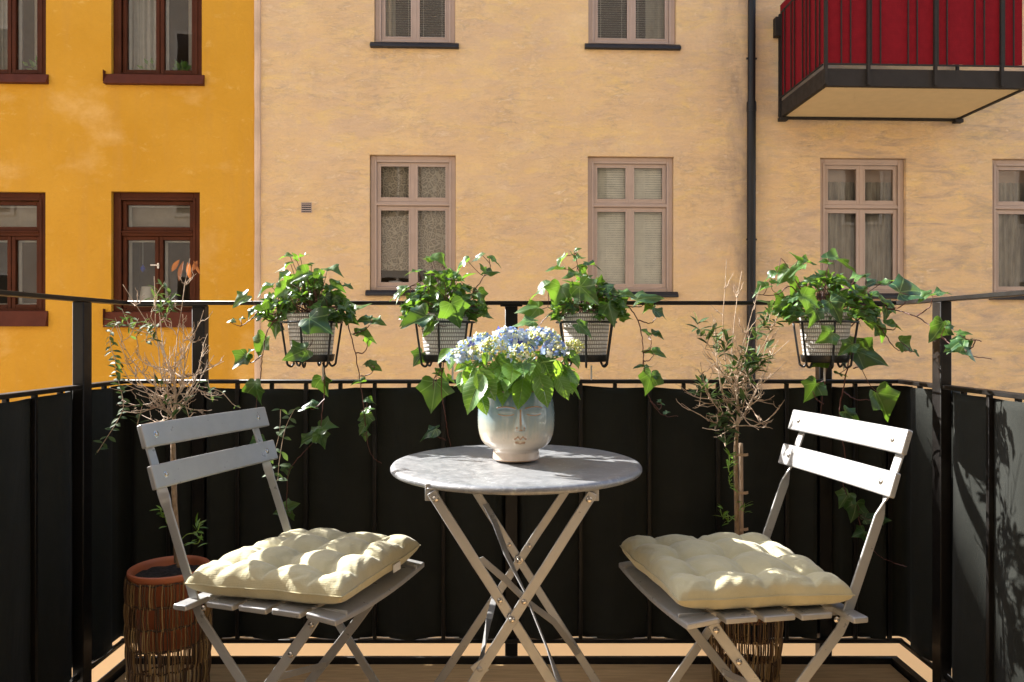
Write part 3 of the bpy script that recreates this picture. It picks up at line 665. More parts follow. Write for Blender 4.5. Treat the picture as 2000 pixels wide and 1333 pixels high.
# ------------------------------------------------------------------ bistro table
TZ=.71; TC=Vector((.010,1.79,0))
tb=empty('bistro_table',TC,0,'round folding metal bistro table with zinc-look top and crossed flat legs','table')
b=MB(); r=.30
prof=[(0,TZ),(.1,TZ),(.2,TZ),(.27,TZ),(.288,TZ-.0005),(.296,TZ-.003),(.2995,TZ-.008),(.2995,TZ-.013),(.297,TZ-.017),(.292,TZ-.018),(.288,TZ-.012),(.2,TZ-.006),(0,TZ-.006)]
b.lathe((0,0,0),prof,128); b.build('tabletop',M['zinc'],tb,smooth=50)
def loc(px,py,D): return P(px,py,D)-TC
yn=1.548-TC.y; yf=1.958-TC.y; NX=Vector((1,0,0)); NY=Vector((0,1,0))
def bar(pts,w_,t_,wv=None,name='leg',parent=tb,mat='chair_paint'):
    b=MB(); 
    if wv is None: wv=NX
    if not isinstance(wv,list): wv=[wv]*len(pts)
    b.ribbon(pts,wv,w_,t_); return b.build(name,M[mat],parent,bevel=.0012,seg=1)
def through(a,b_,z):  # extend line a->b to height z
    t_=(z-a.z)/(b_.z-a.z); return a+(b_-a)*t_
a1=Vector((-.178,yn,.688)); b1=through(a1,loc(1000,1211,1.548),0)
a2=Vector((.158,yn-.008,.688)); b2=through(a2,loc(1000,1211,1.548)+Vector((0,-.008,0)),0)
a3=Vector((-.160,yf,.688)); b3=through(a3,loc(1014,1095,1.958),0)
a4=Vector((.186,yf-.008,.688)); b4=through(a4,loc(1014,1095,1.958)+Vector((0,-.008,0)),0)
for (p,q) in ((a1,b1),(a2,b2),(a3,b3),(a4,b4)):
    mid=p.lerp(q,.22); m2=p.lerp(q,.27); L=bar([p,mid+Vector((0,.0,.0)),m2+Vector((0,.004,0)),q+Vector((0,.004,0))],.021,.0045,NX)
    bb=MB(); bb.disc(p.lerp(q,.02)+Vector((0,-.003,0)),Vector((0,-1,0)),.0065,.003); bb.disc(p.lerp(q,.33)+Vector((0,.001,0)),Vector((0,-1,0)),.0055,.0025); bb.build('rivet',M['bolt'],L,smooth=40)
for c_ in (loc(1000,1211,1.54),loc(1014,1095,1.948)):
    bb=MB(); bb.disc(c_,Vector((0,-1,0)),.0065,.004); bb.disc(c_+Vector((0,.006,0)),Vector((0,-1,0)),.011,.003,dome=0); bb.build('rivet',M['bolt'],tb,smooth=40)
for x,y in ((-.178,yn),(.158,yn),(-.16,yf),(.186,yf)):
    b=MB(); b.box(x-.014,x+.014,y+.004,y+.007,.668,.7045); b.box(x-.014,x+.014,y+.007,y+.04,.700,.7035); b.build('bracket',M['chair_paint'],tb,bevel=.001,seg=1)
for (x0,x1) in ((-.16,-.178),(.186,.158)):
    b=MB(); b.ribbon([Vector((x0,yf,.694)),Vector((x1,yn,.694))],[NX,NX],.018,.004); b.build('top_rail',M['chair_paint'],tb,bevel=.001,seg=1)
# braces
bar([loc(948,985,1.955),loc(966,1020,1.93),loc(990,1085,1.80),loc(1024,1155,1.74),loc(1070,1270,1.62),loc(1093,1333,1.575),loc(1100,1365,1.56)],.016,.003,[NX,NX,(NX+NY).normalized(),NY,NY,(NX+NY).normalized(),NX],'brace')
bar([loc(937,1090,1.56),loc(984,1130,1.66),loc(1035,1180,1.77),loc(1082,1215,1.86),loc(1129,1278,1.945)],.016,.003,[NX+NY*.3,Vector((.4,.6,.6)),Vector((.2,.5,.8)),Vector((.3,.4,.8)),NX+NY*.3],'brace')
bar([loc(966,1168,1.95),loc(955,1210,1.80),loc(940,1290,1.62),loc(936,1306,1.555)],.016,.003,[NX,(NX+NY).normalized(),NY,NX],'brace')
b=MB(); c_=loc(937,1306,1.545); b.obox(c_,Vector((.8,0,.6)).normalized(),NY,Vector((-.6,0,.8)).normalized(),.014,.002,.014); b.disc(c_+Vector((0,-.002,0)),Vector((0,-1,0)),.006,.003); b.build('brace_plate',M['chair_paint'],tb,smooth=40)
# ------------------------------------------------------------------ face planter
VC=Vector((.010,1.80,TZ))
vase=empty('face_planter',VC,0,'glazed ceramic planter with a sleeping face, blue fading to white, on the table','planter')
prof=[]
for r_,z_ in ((.0,.0015),(.052,.0015),(.0565,.003),(.0572,.008),(.0560,.020),(.0548,.027),(.056,.0305),(.066,.034),(.0765,.041),(.0845,.052),(.0895,.066),(.0922,.082),(.0930,.100),(.0925,.120),(.0912,.140),(.0895,.158),(.0882,.172),(.0872,.1755),(.0852,.1765),(.0835,.174),(.083,.160),(.084,.12),(.08,.06)):
    prof.append((r_,z_))
# densify
dens=[]
for i in range(len(prof)-1):
    (r0,z0),(r1,z1)=prof[i],prof[i+1]; n=max(1,int(abs(z1-z0)/.0012))
    for k in range(n): dens.append((r0+(r1-r0)*k/n,z0+(z1-z0)*k/n))
dens.append(prof[-1])
# smooth the radii a little
for _ in range(6):
    dens=[dens[0]]+[((dens[i-1][0]+2*dens[i][0]+dens[i+1][0])/4,(dens[i-1][1]+2*dens[i][1]+dens[i+1][1])/4) for i in range(1,len(dens)-1)]+[dens[-1]]
AF=R(-90)+.10
def sm(a,b_,x): 
    t_=max(0,min(1,(x-a)/(b_-a))); return t_*t_*(3-2*t_)
def face(a,z,i):
    if i>len(dens)*.62 and z<.17 and dens[i][0]<.0849: return 0
    da=(a-AF+math.pi)%(2*math.pi)-math.pi; x=da*.092; z=.12-(.12-z)*.823 if z<.12 else z
    if abs(x)>.075 or z<.035: return 0
    h=0
    # brow / eye sockets
    for s in (-1,1):
        ex=x-s*.034
        h+= -.0035*math.exp(-(ex/.017)**2-((z-.128)/.010)**2)
        lid=.140-.25*ex*ex/.02*.5
        h+= .0036*math.exp(-((z-(.139-7*ex*ex))/.0022)**2)*sm(.026,.019,abs(ex))   # brow ridge, rolled rim
        h+= .0022*math.exp(-((z-(.119+8*ex*ex))/.0020)**2)*sm(.023,.015,abs(ex))  # closed lid
    # nose
    nz=sm(.138,.130,z)*sm(.088,.092,z); wdt=.0042+.0045*sm(.125,.092,z)
    h+= (.004+.0075*sm(.135,.093,z))*nz*math.exp(-(x/wdt)**2)
    for s in (-1,1): h+= .0040*math.exp(-((x-s*.0088)/.0036)**2-((z-.0965)/.0045)**2); h-=.0018*math.exp(-((x-s*.0052)/.002)**2-((z-.0905)/.0018)**2)
    # lips
    up=.0765-.0020*math.cos(x/.0165*math.pi*1.0)*0
    lw=sm(.0185,.012,abs(x))
    h+= .0048*lw*math.exp(-((z-(.0760+.0028*math.exp(-((abs(x)-.006)/.004)**2)-.0016*math.exp(-(x/.003)**2)-.10*abs(x)))/.0030)**2)
    h+= .0052*sm(.0165,.009,abs(x))*math.exp(-((z-(.0655+.14*abs(x)))/.0036)**2)
    h-= .0022*lw*math.exp(-((z-(.0712-.02*abs(x)))/.0011)**2)
    h+= .0020*math.exp(-(x/.02)**2-((z-.052)/.008)**2) # chin
    return h*.68
b=MB(); b.lathe((0,0,0),dens,420,disp=face)
t=NT('reactive_glaze',rough=.14,coat=.6,coatr=.05)
v=t.coord('Object'); X,Y,Zc=t.sep(v)
drip=t.noise(t.coord('Object',(60,60,9)),1.0,5,.65,.4); blot=t.noise(v,28,4,.6)
zz_=t.math('ADD',Zc,t.math('MULTIPLY',t.math('SUBTRACT',drip,.5),.045)); zz_=t.math('ADD',zz_,t.math('MULTIPLY',t.math('SUBTRACT',blot,.5),.03))
mr=t.n.new('ShaderNodeMapRange'); t.link(zz_,mr.inputs[0]); mr.inputs[1].default_value=.0; mr.inputs[2].default_value=.18
c=t.ramp(mr.outputs[0],[(0,(.58,.47,.38)),(.16,(.66,.55,.44)),(.34,(.64,.54,.40)),(.50,(.40,.42,.36)),(.64,(.27,.34,.35)),(.84,(.14,.22,.28)),(.96,(.10,.17,.18)),(1,(.24,.15,.07))])
c=t.mix(t.ramp(t.noise(t.coord('Object',(110,110,10)),1.0,6,.7,.3),[(.56,0),(.75,.45)]),c,(.33,.25,.16))
pt=t.geo()['Pointiness']
c=t.mix(t.ramp(pt,[(.508,0),(.528,.9)]),c,(.36,.20,.10))
t.set(t.b,'base',c); t.bump(drip,.08,.002); M['glaze']=t.m
b.build('ceramic_pot',M['glaze'],vase,smooth=180)
b=MB(); b.lathe((0,0,0),[(0,.150),(.05,.152),(.0845,.150)],40); b.build('soil',M['soil'],vase)
# ------------------------------------------------------------------ generic leaf shapes
IVY_H=[(0.0,0.0),(-.10,.07),(-.19,.18),(-.20,.31),(-.10,.40),(.02,.42),(.10,.45),(.20,.52),(.33,.60),(.38,.50),(.43,.38),(.50,.30),(.60,.24),(.72,.17),(.86,.08),(1.0,0)]
def _ivy_shape():
    half=IVY_H; out=half+[(x,-y) for x,y in reversed(half[1:-1])]
    c=(.30,0); vs=[];n=len(out)
    for s in (1.0,.62,.28):
        for x,y in out: vs.append((c[0]+(x-c[0])*s,c[1]+(y-c[1])*s))
    vs.append(c); fs=[]
    for r_ in range(2):
        for i in range(n): fs.append((r_*n+i,r_*n+(i+1)%n,(r_+1)*n+(i+1)%n,(r_+1)*n+i))
    for i in range(n): fs.append((2*n+i,2*n+(i+1)%n,3*n))
    return vs,fs
IVY=_ivy_shape()
def _hyd_shape():
    half=[(0,0)]; N=15
    for i in range(1,N):
        t_=i/N; wd=.33*math.sin(math.pi*t_**.82)**.75*(1-.18*t_); half.append((t_,wd)); 
        if i<N-1: half.append((t_+.028,wd*.955))
    half.append((1.06,0)); out=half+[(x,-y) for x,y in reversed(half[1:-1])]
    n=len(out); vs=[]
    for s in (1.0,.66,.33,0.02):
        for x,y in out: vs.append((x,y*s) if s<1 else (x,y))
    fs=[]
    for r_ in range(3):
        for i in range(n): fs.append((r_*n+i,r_*n+(i+1)%n,(r_+1)*n+(i+1)%n,(r_+1)*n+i))
    return vs,fs
HYD=_hyd_shape()
def leaf(b,shape,p,tip,nrm,size,fold=.18,droop=.25,rd=random,wob=.05,wid=1.0):
    """p = petiole junction, tip direction, upper-side normal"""
    vs0,fs=shape; x=tip.normalized(); z=(nrm-x*nrm.dot(x))
    if z.length<1e-4: z=x.orthogonal()
    z.normalize(); y=z.cross(x); ph=rd.uniform(0,6.28); ph2=rd.uniform(0,6.28); vs=[]; tw=rd.uniform(-.25,.25)
    for u,v_ in vs0:
        h=fold*abs(v_)-droop*max(0,u)**2*1.0+wob*math.sin(7*u+ph)*abs(v_)*2.2+wob*.8*math.sin(9*v_+ph2)+tw*u*v_
        vs.append(p+(x*u+y*v_*wid+z*h)*size)
    b.add(vs,fs,[(u,v_) for u,v_ in vs0])
def strip_leaf(b,p,tip,nrm,L,wd,rd=random,bend=.25):
    x=tip.normalized(); z=nrm-x*nrm.dot(x)
    if z.length<1e-4: z=x.orthogonal()
    z.normalize(); y=z.cross(x); vs=[];uv=[]
    prof=[(0,.06),(.18,.55),(.4,.95),(.62,1.0),(.82,.62),(1,.04)]
    for t_,w_ in prof:
        c=p+x*(t_*L)-z*(bend*L*t_*t_)
        for s in (-1,0,1): vs.append(c+y*(s*w_*wd/2)+z*(abs(s)*wd*.14*w_)); uv.append((t_,s*w_*.15))
    fs=[]
    for i in range(len(prof)-1):
        for k in range(2): fs.append((3*i+k,3*i+k+1,3*i+4+k,3*i+3+k))
    b.add(vs,fs,uv)
# ------------------------------------------------------------------ hydrangea in the planter
hyd=empty('hydrangea',VC+Vector((0,0,.15)),0,'blue and cream hydrangea in bloom growing out of the face planter','plant')
HB=VC+Vector((0,0,.15)); rd=random.Random(11)
heads=[(926,690,38,1.79,.5,.7),(962,680,28,1.73,.35,1.3),(994,664,33,1.80,.9,.2),(1022,668,32,1.82,.95,.1),(1016,694,29,1.71,.35,1.2),(1062,668,35,1.79,.45,1.1),(1084,686,26,1.75,.9,.3),(898,698,23,1.77,.95,.2),(1121,678,20,1.78,0,1.9),(1045,656,22,1.86,.9,.3),(944,668,24,1.86,.5,.9)]
stems=MB(); bd_=MB()
for hi,(px,py,rr,D,pf,bf) in enumerate(heads):
    c_=P(px,py,D); r_=rr*D/F; h=MB()
    if px>1110: keep_=bd_; bd_=MB()
    N=int(150*(r_/.045)**2*pf)+1
    for i in range(N):
        d_=Vector((rd.gauss(0,1),rd.gauss(0,1),rd.gauss(0,1)+.25)).normalized()
        if d_.z<-.55: continue
        q=c_+Vector((d_.x,d_.y,d_.z*.72))*r_*rd.uniform(.80,1.06)
        n_=(d_+Vector((rd.uniform(-.5,.5),rd.uniform(-.5,.5),rd.uniform(-.5,.5)))).normalized()
        u_=n_.orthogonal().normalized(); a0=rd.uniform(0,6.28); s_=rd.uniform(.0058,.0095)
        u_=(Matrix.Rotation(a0,3,n_)@u_); v_=n_.cross(u_); vs=[q];
        cup=rd.uniform(-.1,.5)
        for k in range(4):
            a=k*math.pi/2; e1=u_*math.cos(a)+v_*math.sin(a); e2=u_*-math.sin(a)+v_*math.cos(a)
            vs+= [q+(e1*.55+e2*.45+n_*.15*cup)*s_,q+(e1*1.12+e2*.22+n_*.5*cup)*s_,q+(e1*1.1-e2*.28+n_*.55*cup)*s_,q+(e1*.5-e2*.48+n_*.12*cup)*s_]
        fs=[]
        for k in range(4):
            o=1+4*k; fs.append((0,o+3,o+2,o+1)); fs.append((0,o+1,o))
        h.add(vs,fs)
    if N>5: h.build('flower_head',M['petal'],hyd,smooth=180)
    for i in range(int(85*bf*(r_/.045)**1.3)+2):
        d_=Vector((rd.gauss(0,.7),rd.gauss(0,.7)-.3,rd.gauss(0,.6)+.55)).normalized(); q=c_+Vector((d_.x,d_.y,d_.z*.7))*r_*rd.uniform(.75,1.08); s_=rd.uniform(.0022,.0042)
        bd_.lathe(q,[(0,-s_),(s_*.9,-s_*.4),(s_,s_*.3),(0,s_)],6)
        if rd.random()<.5: stems.tube([c_-Vector((0,0,r_*.2)),q],.0006,3,False)
    if px>1110: bd_.build('green_bud_cluster',M['bud'],hyd,smooth=60); bd_=keep_
    base=HB+Vector(((c_.x-HB.x)*.35+rd.uniform(-.01,.01),(c_.y-HB.y)*.3,0))
    stems.tube(smoothpath([base,base.lerp(c_,.5)+Vector((0,0,.01)),c_-Vector((0,0,r_*.3))],4),.0024,7)
bd_.build('flower_buds',M['bud'],hyd,smooth=60)
hl=[(905,713,38,200,.7,1.80),(917,735,46,250,.7,1.74),(925,765,80,240,.8,1.69),(950,750,66,300,.6,1.70),(944,790,40,285,.8,1.70),(1018,768,58,262,.9,1.695),(1062,760,66,290,.85,1.69),(1100,756,50,300,.7,1.72),(1112,733,48,330,.6,1.76),(1090,722,38,280,.7,1.70),(1040,728,48,250,.6,1.70),(992,738,54,240,.6,1.71),(868,692,40,215,.6,1.80),(1094,688,30,60,.3,1.80),(1124,700,38,300,.8,1.76),(948,700,26,260,.9,1.72),(984,712,54,280,.5,1.74),(1066,712,48,300,.5,1.74),(1030,716,46,230,.5,1.78),(930,725,44,200,.4,1.82),(1085,742,54,310,.5,1.80),(968,728,50,265,.6,1.76),(1006,742,50,220,.5,1.78),(1050,738,50,300,.5,1.80),(950,770,50,200,.5,1.80),(880,705,36,250,.5,1.86),(900,745,40,260,.6,1.85),(1120,745,45,280,.6,1.84),(975,752,44,285,.5,1.73),(1036,752,44,245,.5,1.74)]
lv=MB()
for (px,py,sz,ang,face_,D) in hl:
    ctr=P(px,py,D); L=sz*D/F*.98; a=R(ang); tip=Vector((math.cos(a),-.35*face_,math.sin(a))).normalized()
    n_=Vector((rd.uniform(-.3,.3)+ (-.2 if px<1000 else .2),-face_,1-face_*.55)).normalized()
    p=ctr-tip*L*.5; leaf(lv,HYD,p,tip,n_,L,.22,.22,rd,.045,1.15)
    stems.tube(smoothpath([HB+Vector(((p.x-HB.x)*.4,(p.y-HB.y)*.4,rd.uniform(0,.04))),(HB+p)/2+Vector((0,0,.035)),p],4),.0016,5)
for i in range(46):  # inner, darker layers
    a=rd.uniform(0,6.28); rr=rd.uniform(.03,.10); c_=HB+Vector((math.cos(a)*rr*1.15,math.sin(a)*rr,rd.uniform(.03,.125)))
    tip=Vector((math.cos(a),math.sin(a),rd.uniform(-.9,.1))).normalized(); n_=Vector((math.cos(a)*.5,math.sin(a)*.5,.8))
    leaf(lv,HYD,c_,tip,n_,rd.uniform(.045,.075),.2,.3,rd,.05,1.15)
lv.build('leaves',M['hyd_leaf'],hyd,smooth=180); stems.build('stems',M['petiole'],hyd,smooth=60)
for o in hyd.children: o.data.transform(Matrix.Translation(-HB))
# ------------------------------------------------------------------ bistro chairs
SH=dict(Lb=.403,Ls=.382,H=.827,hb=.048,sp=.084,at=-.198,rc=.32,pitch=.079,zs=.476,zsl=.03)
def make_chair(X,Y,th,mir,label):
    """local axes: x = seat forward, y = sideways away from the viewer; mirrored chair is built mirrored in y"""
    ang=math.atan2(-math.sin(th),math.cos(th)*mir)
    root=empty('folding_chair',(X,Y,0),ang,label,'chair','folding bistro chairs at the table')
    s=1 if mir>0 else -1   # sign so that y*s = away from viewer
    V=lambda a,b_,z: Vector((a,b_*s,z))
    A=lambda z: SH['at']+SH['rc']*(SH['H']-z) if z>.60 else None
    # back slats
    sl=Vector((SH['rc'],0,-1)).normalized(); nrm=Vector((1,0,SH['rc'])).normalized()
    for k in range(2):
        zt=SH['H']-k*SH['sp']; zc=zt-SH['hb']/2; ac=SH['at']+SH['rc']*(SH['H']-zc)
        b=MB(); NS=14; vs=[];fs=[]; hw=SH['hb']/2*1.06
        for i in range(NS+1):
            t_=-1+2*i/NS; y_=t_*SH['Lb']/2; bow=-.004*(1-t_*t_)
            c_=V(ac+bow,0,zc)+Vector((0,y_,0))
            for (p_,q_) in ((-1,-1),(-1,1),(1,1),(1,-1)): vs.append(c_-sl*(hw*p_)+nrm*(.0065*q_))
        for i in range(NS):
            for j in range(4): fs.append((4*i+j,4*i+(j+1)%4,4*i+4+(j+1)%4,4*i+4+j))
        fs += [(3,2,1,0),tuple(4*NS+j for j in range(4))]
        b.add(vs,fs); o=b.build('back_slat',M['chair_paint'],root,bevel=.003,seg=3)
        for yy in (-.166,.166):
            bb=MB(); bb.disc(V(ac-.004*(1-(yy/.2)**2),0,zc)+Vector((0,yy,0))+nrm*.0063,nrm,.0048,.0025); bb.disc(V(ac-.004*(1-(yy/.2)**2),0,zc)+Vector((0,yy,0))+nrm*.0062,nrm,.0072,.0006,dome=0); bb.build('bolt',M['bolt'],o,smooth=40)
    # seat slats
    for k in range(-1,4):
        a=k*SH['pitch']; z=SH['zs']+SH['zsl']*a/SH['pitch']*0+SH['zsl']*k*.079
        hl_=SH['Ls']/2 if k>=0 else .215; hw=.033 if k>=0 else .016
        if k==-1: a=-.078; z=SH['zs']-.004
        b=MB(); NS=10; vs=[];fs=[]
        for i in range(NS+1):
            t_=-1+2*i/NS; dip=-.004*(1-t_*t_) if k<3 else -.010*(1-t_*t_)
            for (p_,q_) in ((-1,-1),(-1,1),(1,1),(1,-1)):
                dz=-.007*max(0,p_)*(1 if k==3 else 0)
                vs.append(Vector((a+p_*hw,t_*hl_,z-.006+q_*.006+dip+dz)))
        for i in range(NS):
            for j in range(4): fs.append((4*i+j,4*i+4+j,4*i+4+(j+1)%4,4*i+(j+1)%4))
        fs += [(0,1,2,3),tuple(4*NS+3-j for j in range(4))]
        b.add(vs,fs); b.build('seat_slat',M['chair_paint'],root,bevel=.003,seg=3)
    for sd_ in (-1,1):
        W1=Vector((0,1,0)); W2=Vector((1,0,.4))
        zs_=[(.822,0),(.775,0),(.725,0),(.700,0),(.688,.25),(.676,.5),(.664,.75),(.652,1),(.585,1),(.50,1),(.455,1)]
        path=[(-.218+.385*(.827-z),.171,z,m_) for z,m_ in zs_]+[(-.062,.171,.43,1),(.037,.172,.32,1),(.17,.173,.15,1),(.29,.173,.004,1)]
        pts=[V(a,b_*sd_,z) for a,b_,z,_ in path]; wv=[(W1*math.cos(m_*math.pi/2)+W2.normalized()*math.sin(m_*math.pi/2)) for *_,m_ in path]
        b=MB(); b.ribbon(pts,wv,[.022]*len(pts),.005); L=b.build('leg',M['chair_paint'],root,bevel=.0012,seg=1)
        bb=MB()
        for (a,z) in ((-.052,.455),(.085,.263)): bb.disc(V(a,.176*sd_,z),Vector((0,sd_*s,0)),.006,.003); 
        bb.build('rivet',M['bolt'],L,smooth=40)
        path=[(.205,.462),(.19,.44),(.10,.32),(-.02,.17),(-.15,.004)]
        pts=[V(a,.160*sd_,z) for a,z in path]; b=MB(); b.ribbon(pts,[Vector((1,0,-.4)).normalized()]*len(pts),.022,.005)
        L=b.build('leg',M['chair_paint'],root,bevel=.0012,seg=1)
        bb=MB()
        for (a,z) in ((.197,.448),(.15,.383)): bb.disc(V(a,.163*sd_,z),Vector((0,sd_*s,0)),.006,.003)
        bb.build('rivet',M['bolt'],L,smooth=40)
        b=MB(); b.ribbon([V(-.10,.150*sd_,.461),V(.27,.150*sd_,.472)],[Vector((0,0,1))]*2,.018,.004); b.build('seat_rail',M['chair_paint'],root,bevel=.001,seg=1)
    b=MB(); b.ribbon([V(.22,-.17,.10),V(.22,.17,.10)],[Vector((0,0,1))]*2,.018,.004); b.build('cross_bar',M['chair_paint'],root,bevel=.001,seg=1)
    b=MB(); b.ribbon([V(-.08,-.157,.09),V(-.08,.157,.09)],[Vector((0,0,1))]*2,.018,.004); b.build('cross_bar',M['chair_paint'],root,bevel=.001,seg=1)
    b=MB(); b.ribbon([V(.10,-.157,.325),V(.02,.157,.21)],[Vector((0,0,1))]*2,.014,.003); b.build('cross_bar',M['chair_paint'],root,bevel=.001,seg=1)
    return root,V,ang
chL,VL,angL=make_chair(-.525,1.671,.336,1,'silver-grey folding chair left of the table, its backrest in shade before the bare olive tree')
chR,VR,angR=make_chair(.554,1.624,.195,-1,'silver-grey folding chair right of the table, its backrest gleaming white in the sun')
# ------------------------------------------------------------------ cushions
def cushion(root,s,ang,label,seed,a0,a1,tilt):
    rd=random.Random(seed); h=.181; N=110
    tuf=[(i*.118-.118*.5*2,j*.118-.118) for i in range(3) for j in range(3)]
    tuf=[(x*.9+rd.uniform(-.008,.008),y*.9+rd.uniform(-.008,.008)) for x,y in tuf]
    def thick(x,y):
        u=abs(x)/h; v=abs(y)/h
        e=max(0,(1-u**6))*max(0,(1-v**6)); e=e**.40
        d=0
        for tx,ty in tuf:
            q=((x-tx)**2+(y-ty)**2); d=max(d,math.exp(-math.sqrt(q+1e-6)/.020)*.88)
        cr=0
        for tx in (-.106,0,.106):
            cr=max(cr,math.exp(-abs(x-tx-.006*math.sin(y*40))/.013)*.30,math.exp(-abs(y-tx-.006*math.sin(x*37))/.013)*.30)
        w_=noise.noise(Vector((x*10+seed,y*10,3)))*.16
        edge=max(u,v); g=.055*math.exp(-((edge-.93)/.07)**2)*math.sin((x-y if u<v else x+y)*150+5*noise.noise(Vector((x*14,y*14,seed))))
        # fine pull-lines radiating from each tuft
        for tx,ty in tuf:
            q=math.hypot(x-tx,y-ty); g+=.020*math.exp(-((q-.030)/.014)**2)*math.sin(7*math.atan2(y-ty,x-tx)+tx*90+ty*50)
        return e*(1-d)*(1-cr)*(1+w_)+g*e
    e_=lambda x,y:(max(0,1-(abs(x)/h)**6)*max(0,1-(abs(y)/h)**6))**.35
    b=MB(); idx={}; vs=[]; fs=[]
    def outl(x,y):
        # edges bow inward between the pulled-out corners
        u=x/h; v=y/h; fx=1-.022*(1-v*v)*abs(u)**3+.03*noise.noise(Vector((v*3,seed,1)))*abs(u)**4; fy=1-.022*(1-u*u)*abs(v)**3+.03*noise.noise(Vector((u*3,seed,7)))*abs(v)**4
        return x*fx,y*fy
    for side in (1,-1):
        for i in range(N+1):
            for j in range(N+1):
                x=-h+2*h*i/N; y=-h+2*h*j/N; t_=thick(x,y); X,Y=outl(x,y)
                z=(.045*t_ if side>0 else -.033*max(0,e_(x,y)))
                vs.append((X,Y,z+.035+.006*noise.noise(Vector((x*6,y*6,seed)))))
    m=N+1
    for i in range(N):
        for j in range(N):
            k=i*m+j; fs.append((k,k+m,k+m+1,k+1)); o=m*m; fs.append((o+k,o+k+1,o+k+m+1,o+k+m))
    b.add(vs,fs); o=b.build('seat_cushion',M['cushion'],None,smooth=180)
    tag(o,label,'cushion','tufted seat cushions')
    c_=Matrix.Rotation(ang,4,'Z')@Vector(((a0+a1)/2,0,0)); o.location=Vector((root.location.x+c_.x,root.location.y+c_.y,.475)); o.rotation_euler=(0,R(tilt),ang+R((2 if seed==1 else -2)))
    # piping seam
    b=MB(); pts=[]
    for k in range(4*40+1):
        q=k%160; sd_=q//40; f_=-1+2*(q%40)/40
        x,y=((f_,-1),(1,f_),(-f_,1),(-1,-f_))[sd_]; X,Y=outl(x*h,y*h); pts.append(Vector((X*1.003,Y*1.003,.035+.006*noise.noise(Vector((x*h*6,y*h*6,seed))))))
    b.tube(pts,.0014,5,False); b.build('seam',M['cushion'],o,smooth=180)
    b=MB()
    for tx,ty in tuf: b.tube([(tx-.004,ty,.037+.05*thick(tx,ty)*.5),(tx+.004,ty+.001,.037+.05*thick(tx,ty)*.5)],.0016,5)
    b.build('tuft_stitches',M['cushion'],o)
    return o
cl=cushion(chL,1,angL,'sand-coloured tufted cushion on the left chair, dappled by sun',1,-.090,.262,-1.6)
cr_=cushion(chR,-1,angR,'sand-coloured tufted cushion on the right chair, mostly in shade',2,-.082,.268,-1.8)
b=MB(); b.box(-.016,.016,-.001,.001,-.008,.009); o=b.build('care_label',M['white_plastic'],cl); o.location=(.179,.06,.020); o.rotation_euler=(R(0),R(0),R(88))
# ------------------------------------------------------------------ hanging pots, holders and ivy
def vine_pts(poly,D):
    out=[]
    for q in poly:
        px,py=q[0],q[1]; d=q[2] if len(q)>2 else (D(px,py) if callable(D) else D); out.append(P(px,py,d))
    return out
def make_pot_holder(px,D,label,tiltx=0):
    c_=P(px,628,D); c_.z=1.052
    r0=Vector((c_.x,c_.y,.94)); root=empty('pot_holder',r0,0,label,'pot holder','black wire pot holders on the railing')
    H=.112
    b=MB(); b.ringtube(Vector((0,0,H)),.088,.0034); b.build('top_ring',M['black_wire'],root,smooth=180)
    b=MB(); b.lathe((0,0,-.004),[(0,0),(.06,0),(.064,.004),(.067,.021),(.064,.021),(.061,.006),(0,.005)],40); b.build('tray',M['black_wire'],root,smooth=40)
    for k in range(6):
        a=k*math.pi/3+.42; d=Vector((math.cos(a),math.sin(a),0)); b=MB()
        b.tube(smoothpath([d*.088+Vector((0,0,H)),d*.072+Vector((0,0,.004)),d*.069+Vector((0,0,-.012)),d*.058+Vector((0,0,-.018)),d*.05+Vector((0,0,-.006))],5),.0033,7); b.build('wire',M['black_wire'],root,smooth=180)
    yr=YF+.0-r0.y; zr=ZT-r0.z
    for x in (-.045,.045):
        b=MB(); b.tube(smoothpath([Vector((x,.076,H)),Vector((x,yr-.012,H+.01)),Vector((x,yr-.014,zr+.004)),Vector((x,yr+.012,zr+.010)),Vector((x,yr+.038,zr+.003)),Vector((x,yr+.039,zr-.03))],5),.0028,7); b.build('hook',M['black_wire'],root,smooth=180)
    b=MB(); b.box(-.0+.018,.023,.05,.0515,-.062,-.018); b.build('sunlit_strut',M['white_plastic'],root)  # holder brace, coloured white to stand in for sun on it
    return root
t=NT('woven_white_pot',rough=.45)
X,Y,Zc=t.sep(t.coord('Object')); an=t.math('ARCTAN2',Y,X)
row=t.math('PINGPONG',Zc,.0056); cc=t.math('PINGPONG',t.math('ADD',t.math('MULTIPLY',an,.075),t.math('MULTIPLY',t.math('SINE',t.math('MULTIPLY',Zc,280)),.0010)),.0034)
hgt=t.math('MINIMUM',t.ramp(t.math('MULTIPLY',row,178),[(.12,0),(.45,1)]),t.ramp(t.math('MULTIPLY',cc,294),[(.12,0),(.45,1)]))
t.set(t.b,'base',t.mix(hgt,(.27,.25,.22),(.86,.84,.81))); t.bump(hgt,.9,.003); M['potwhite']=t.m
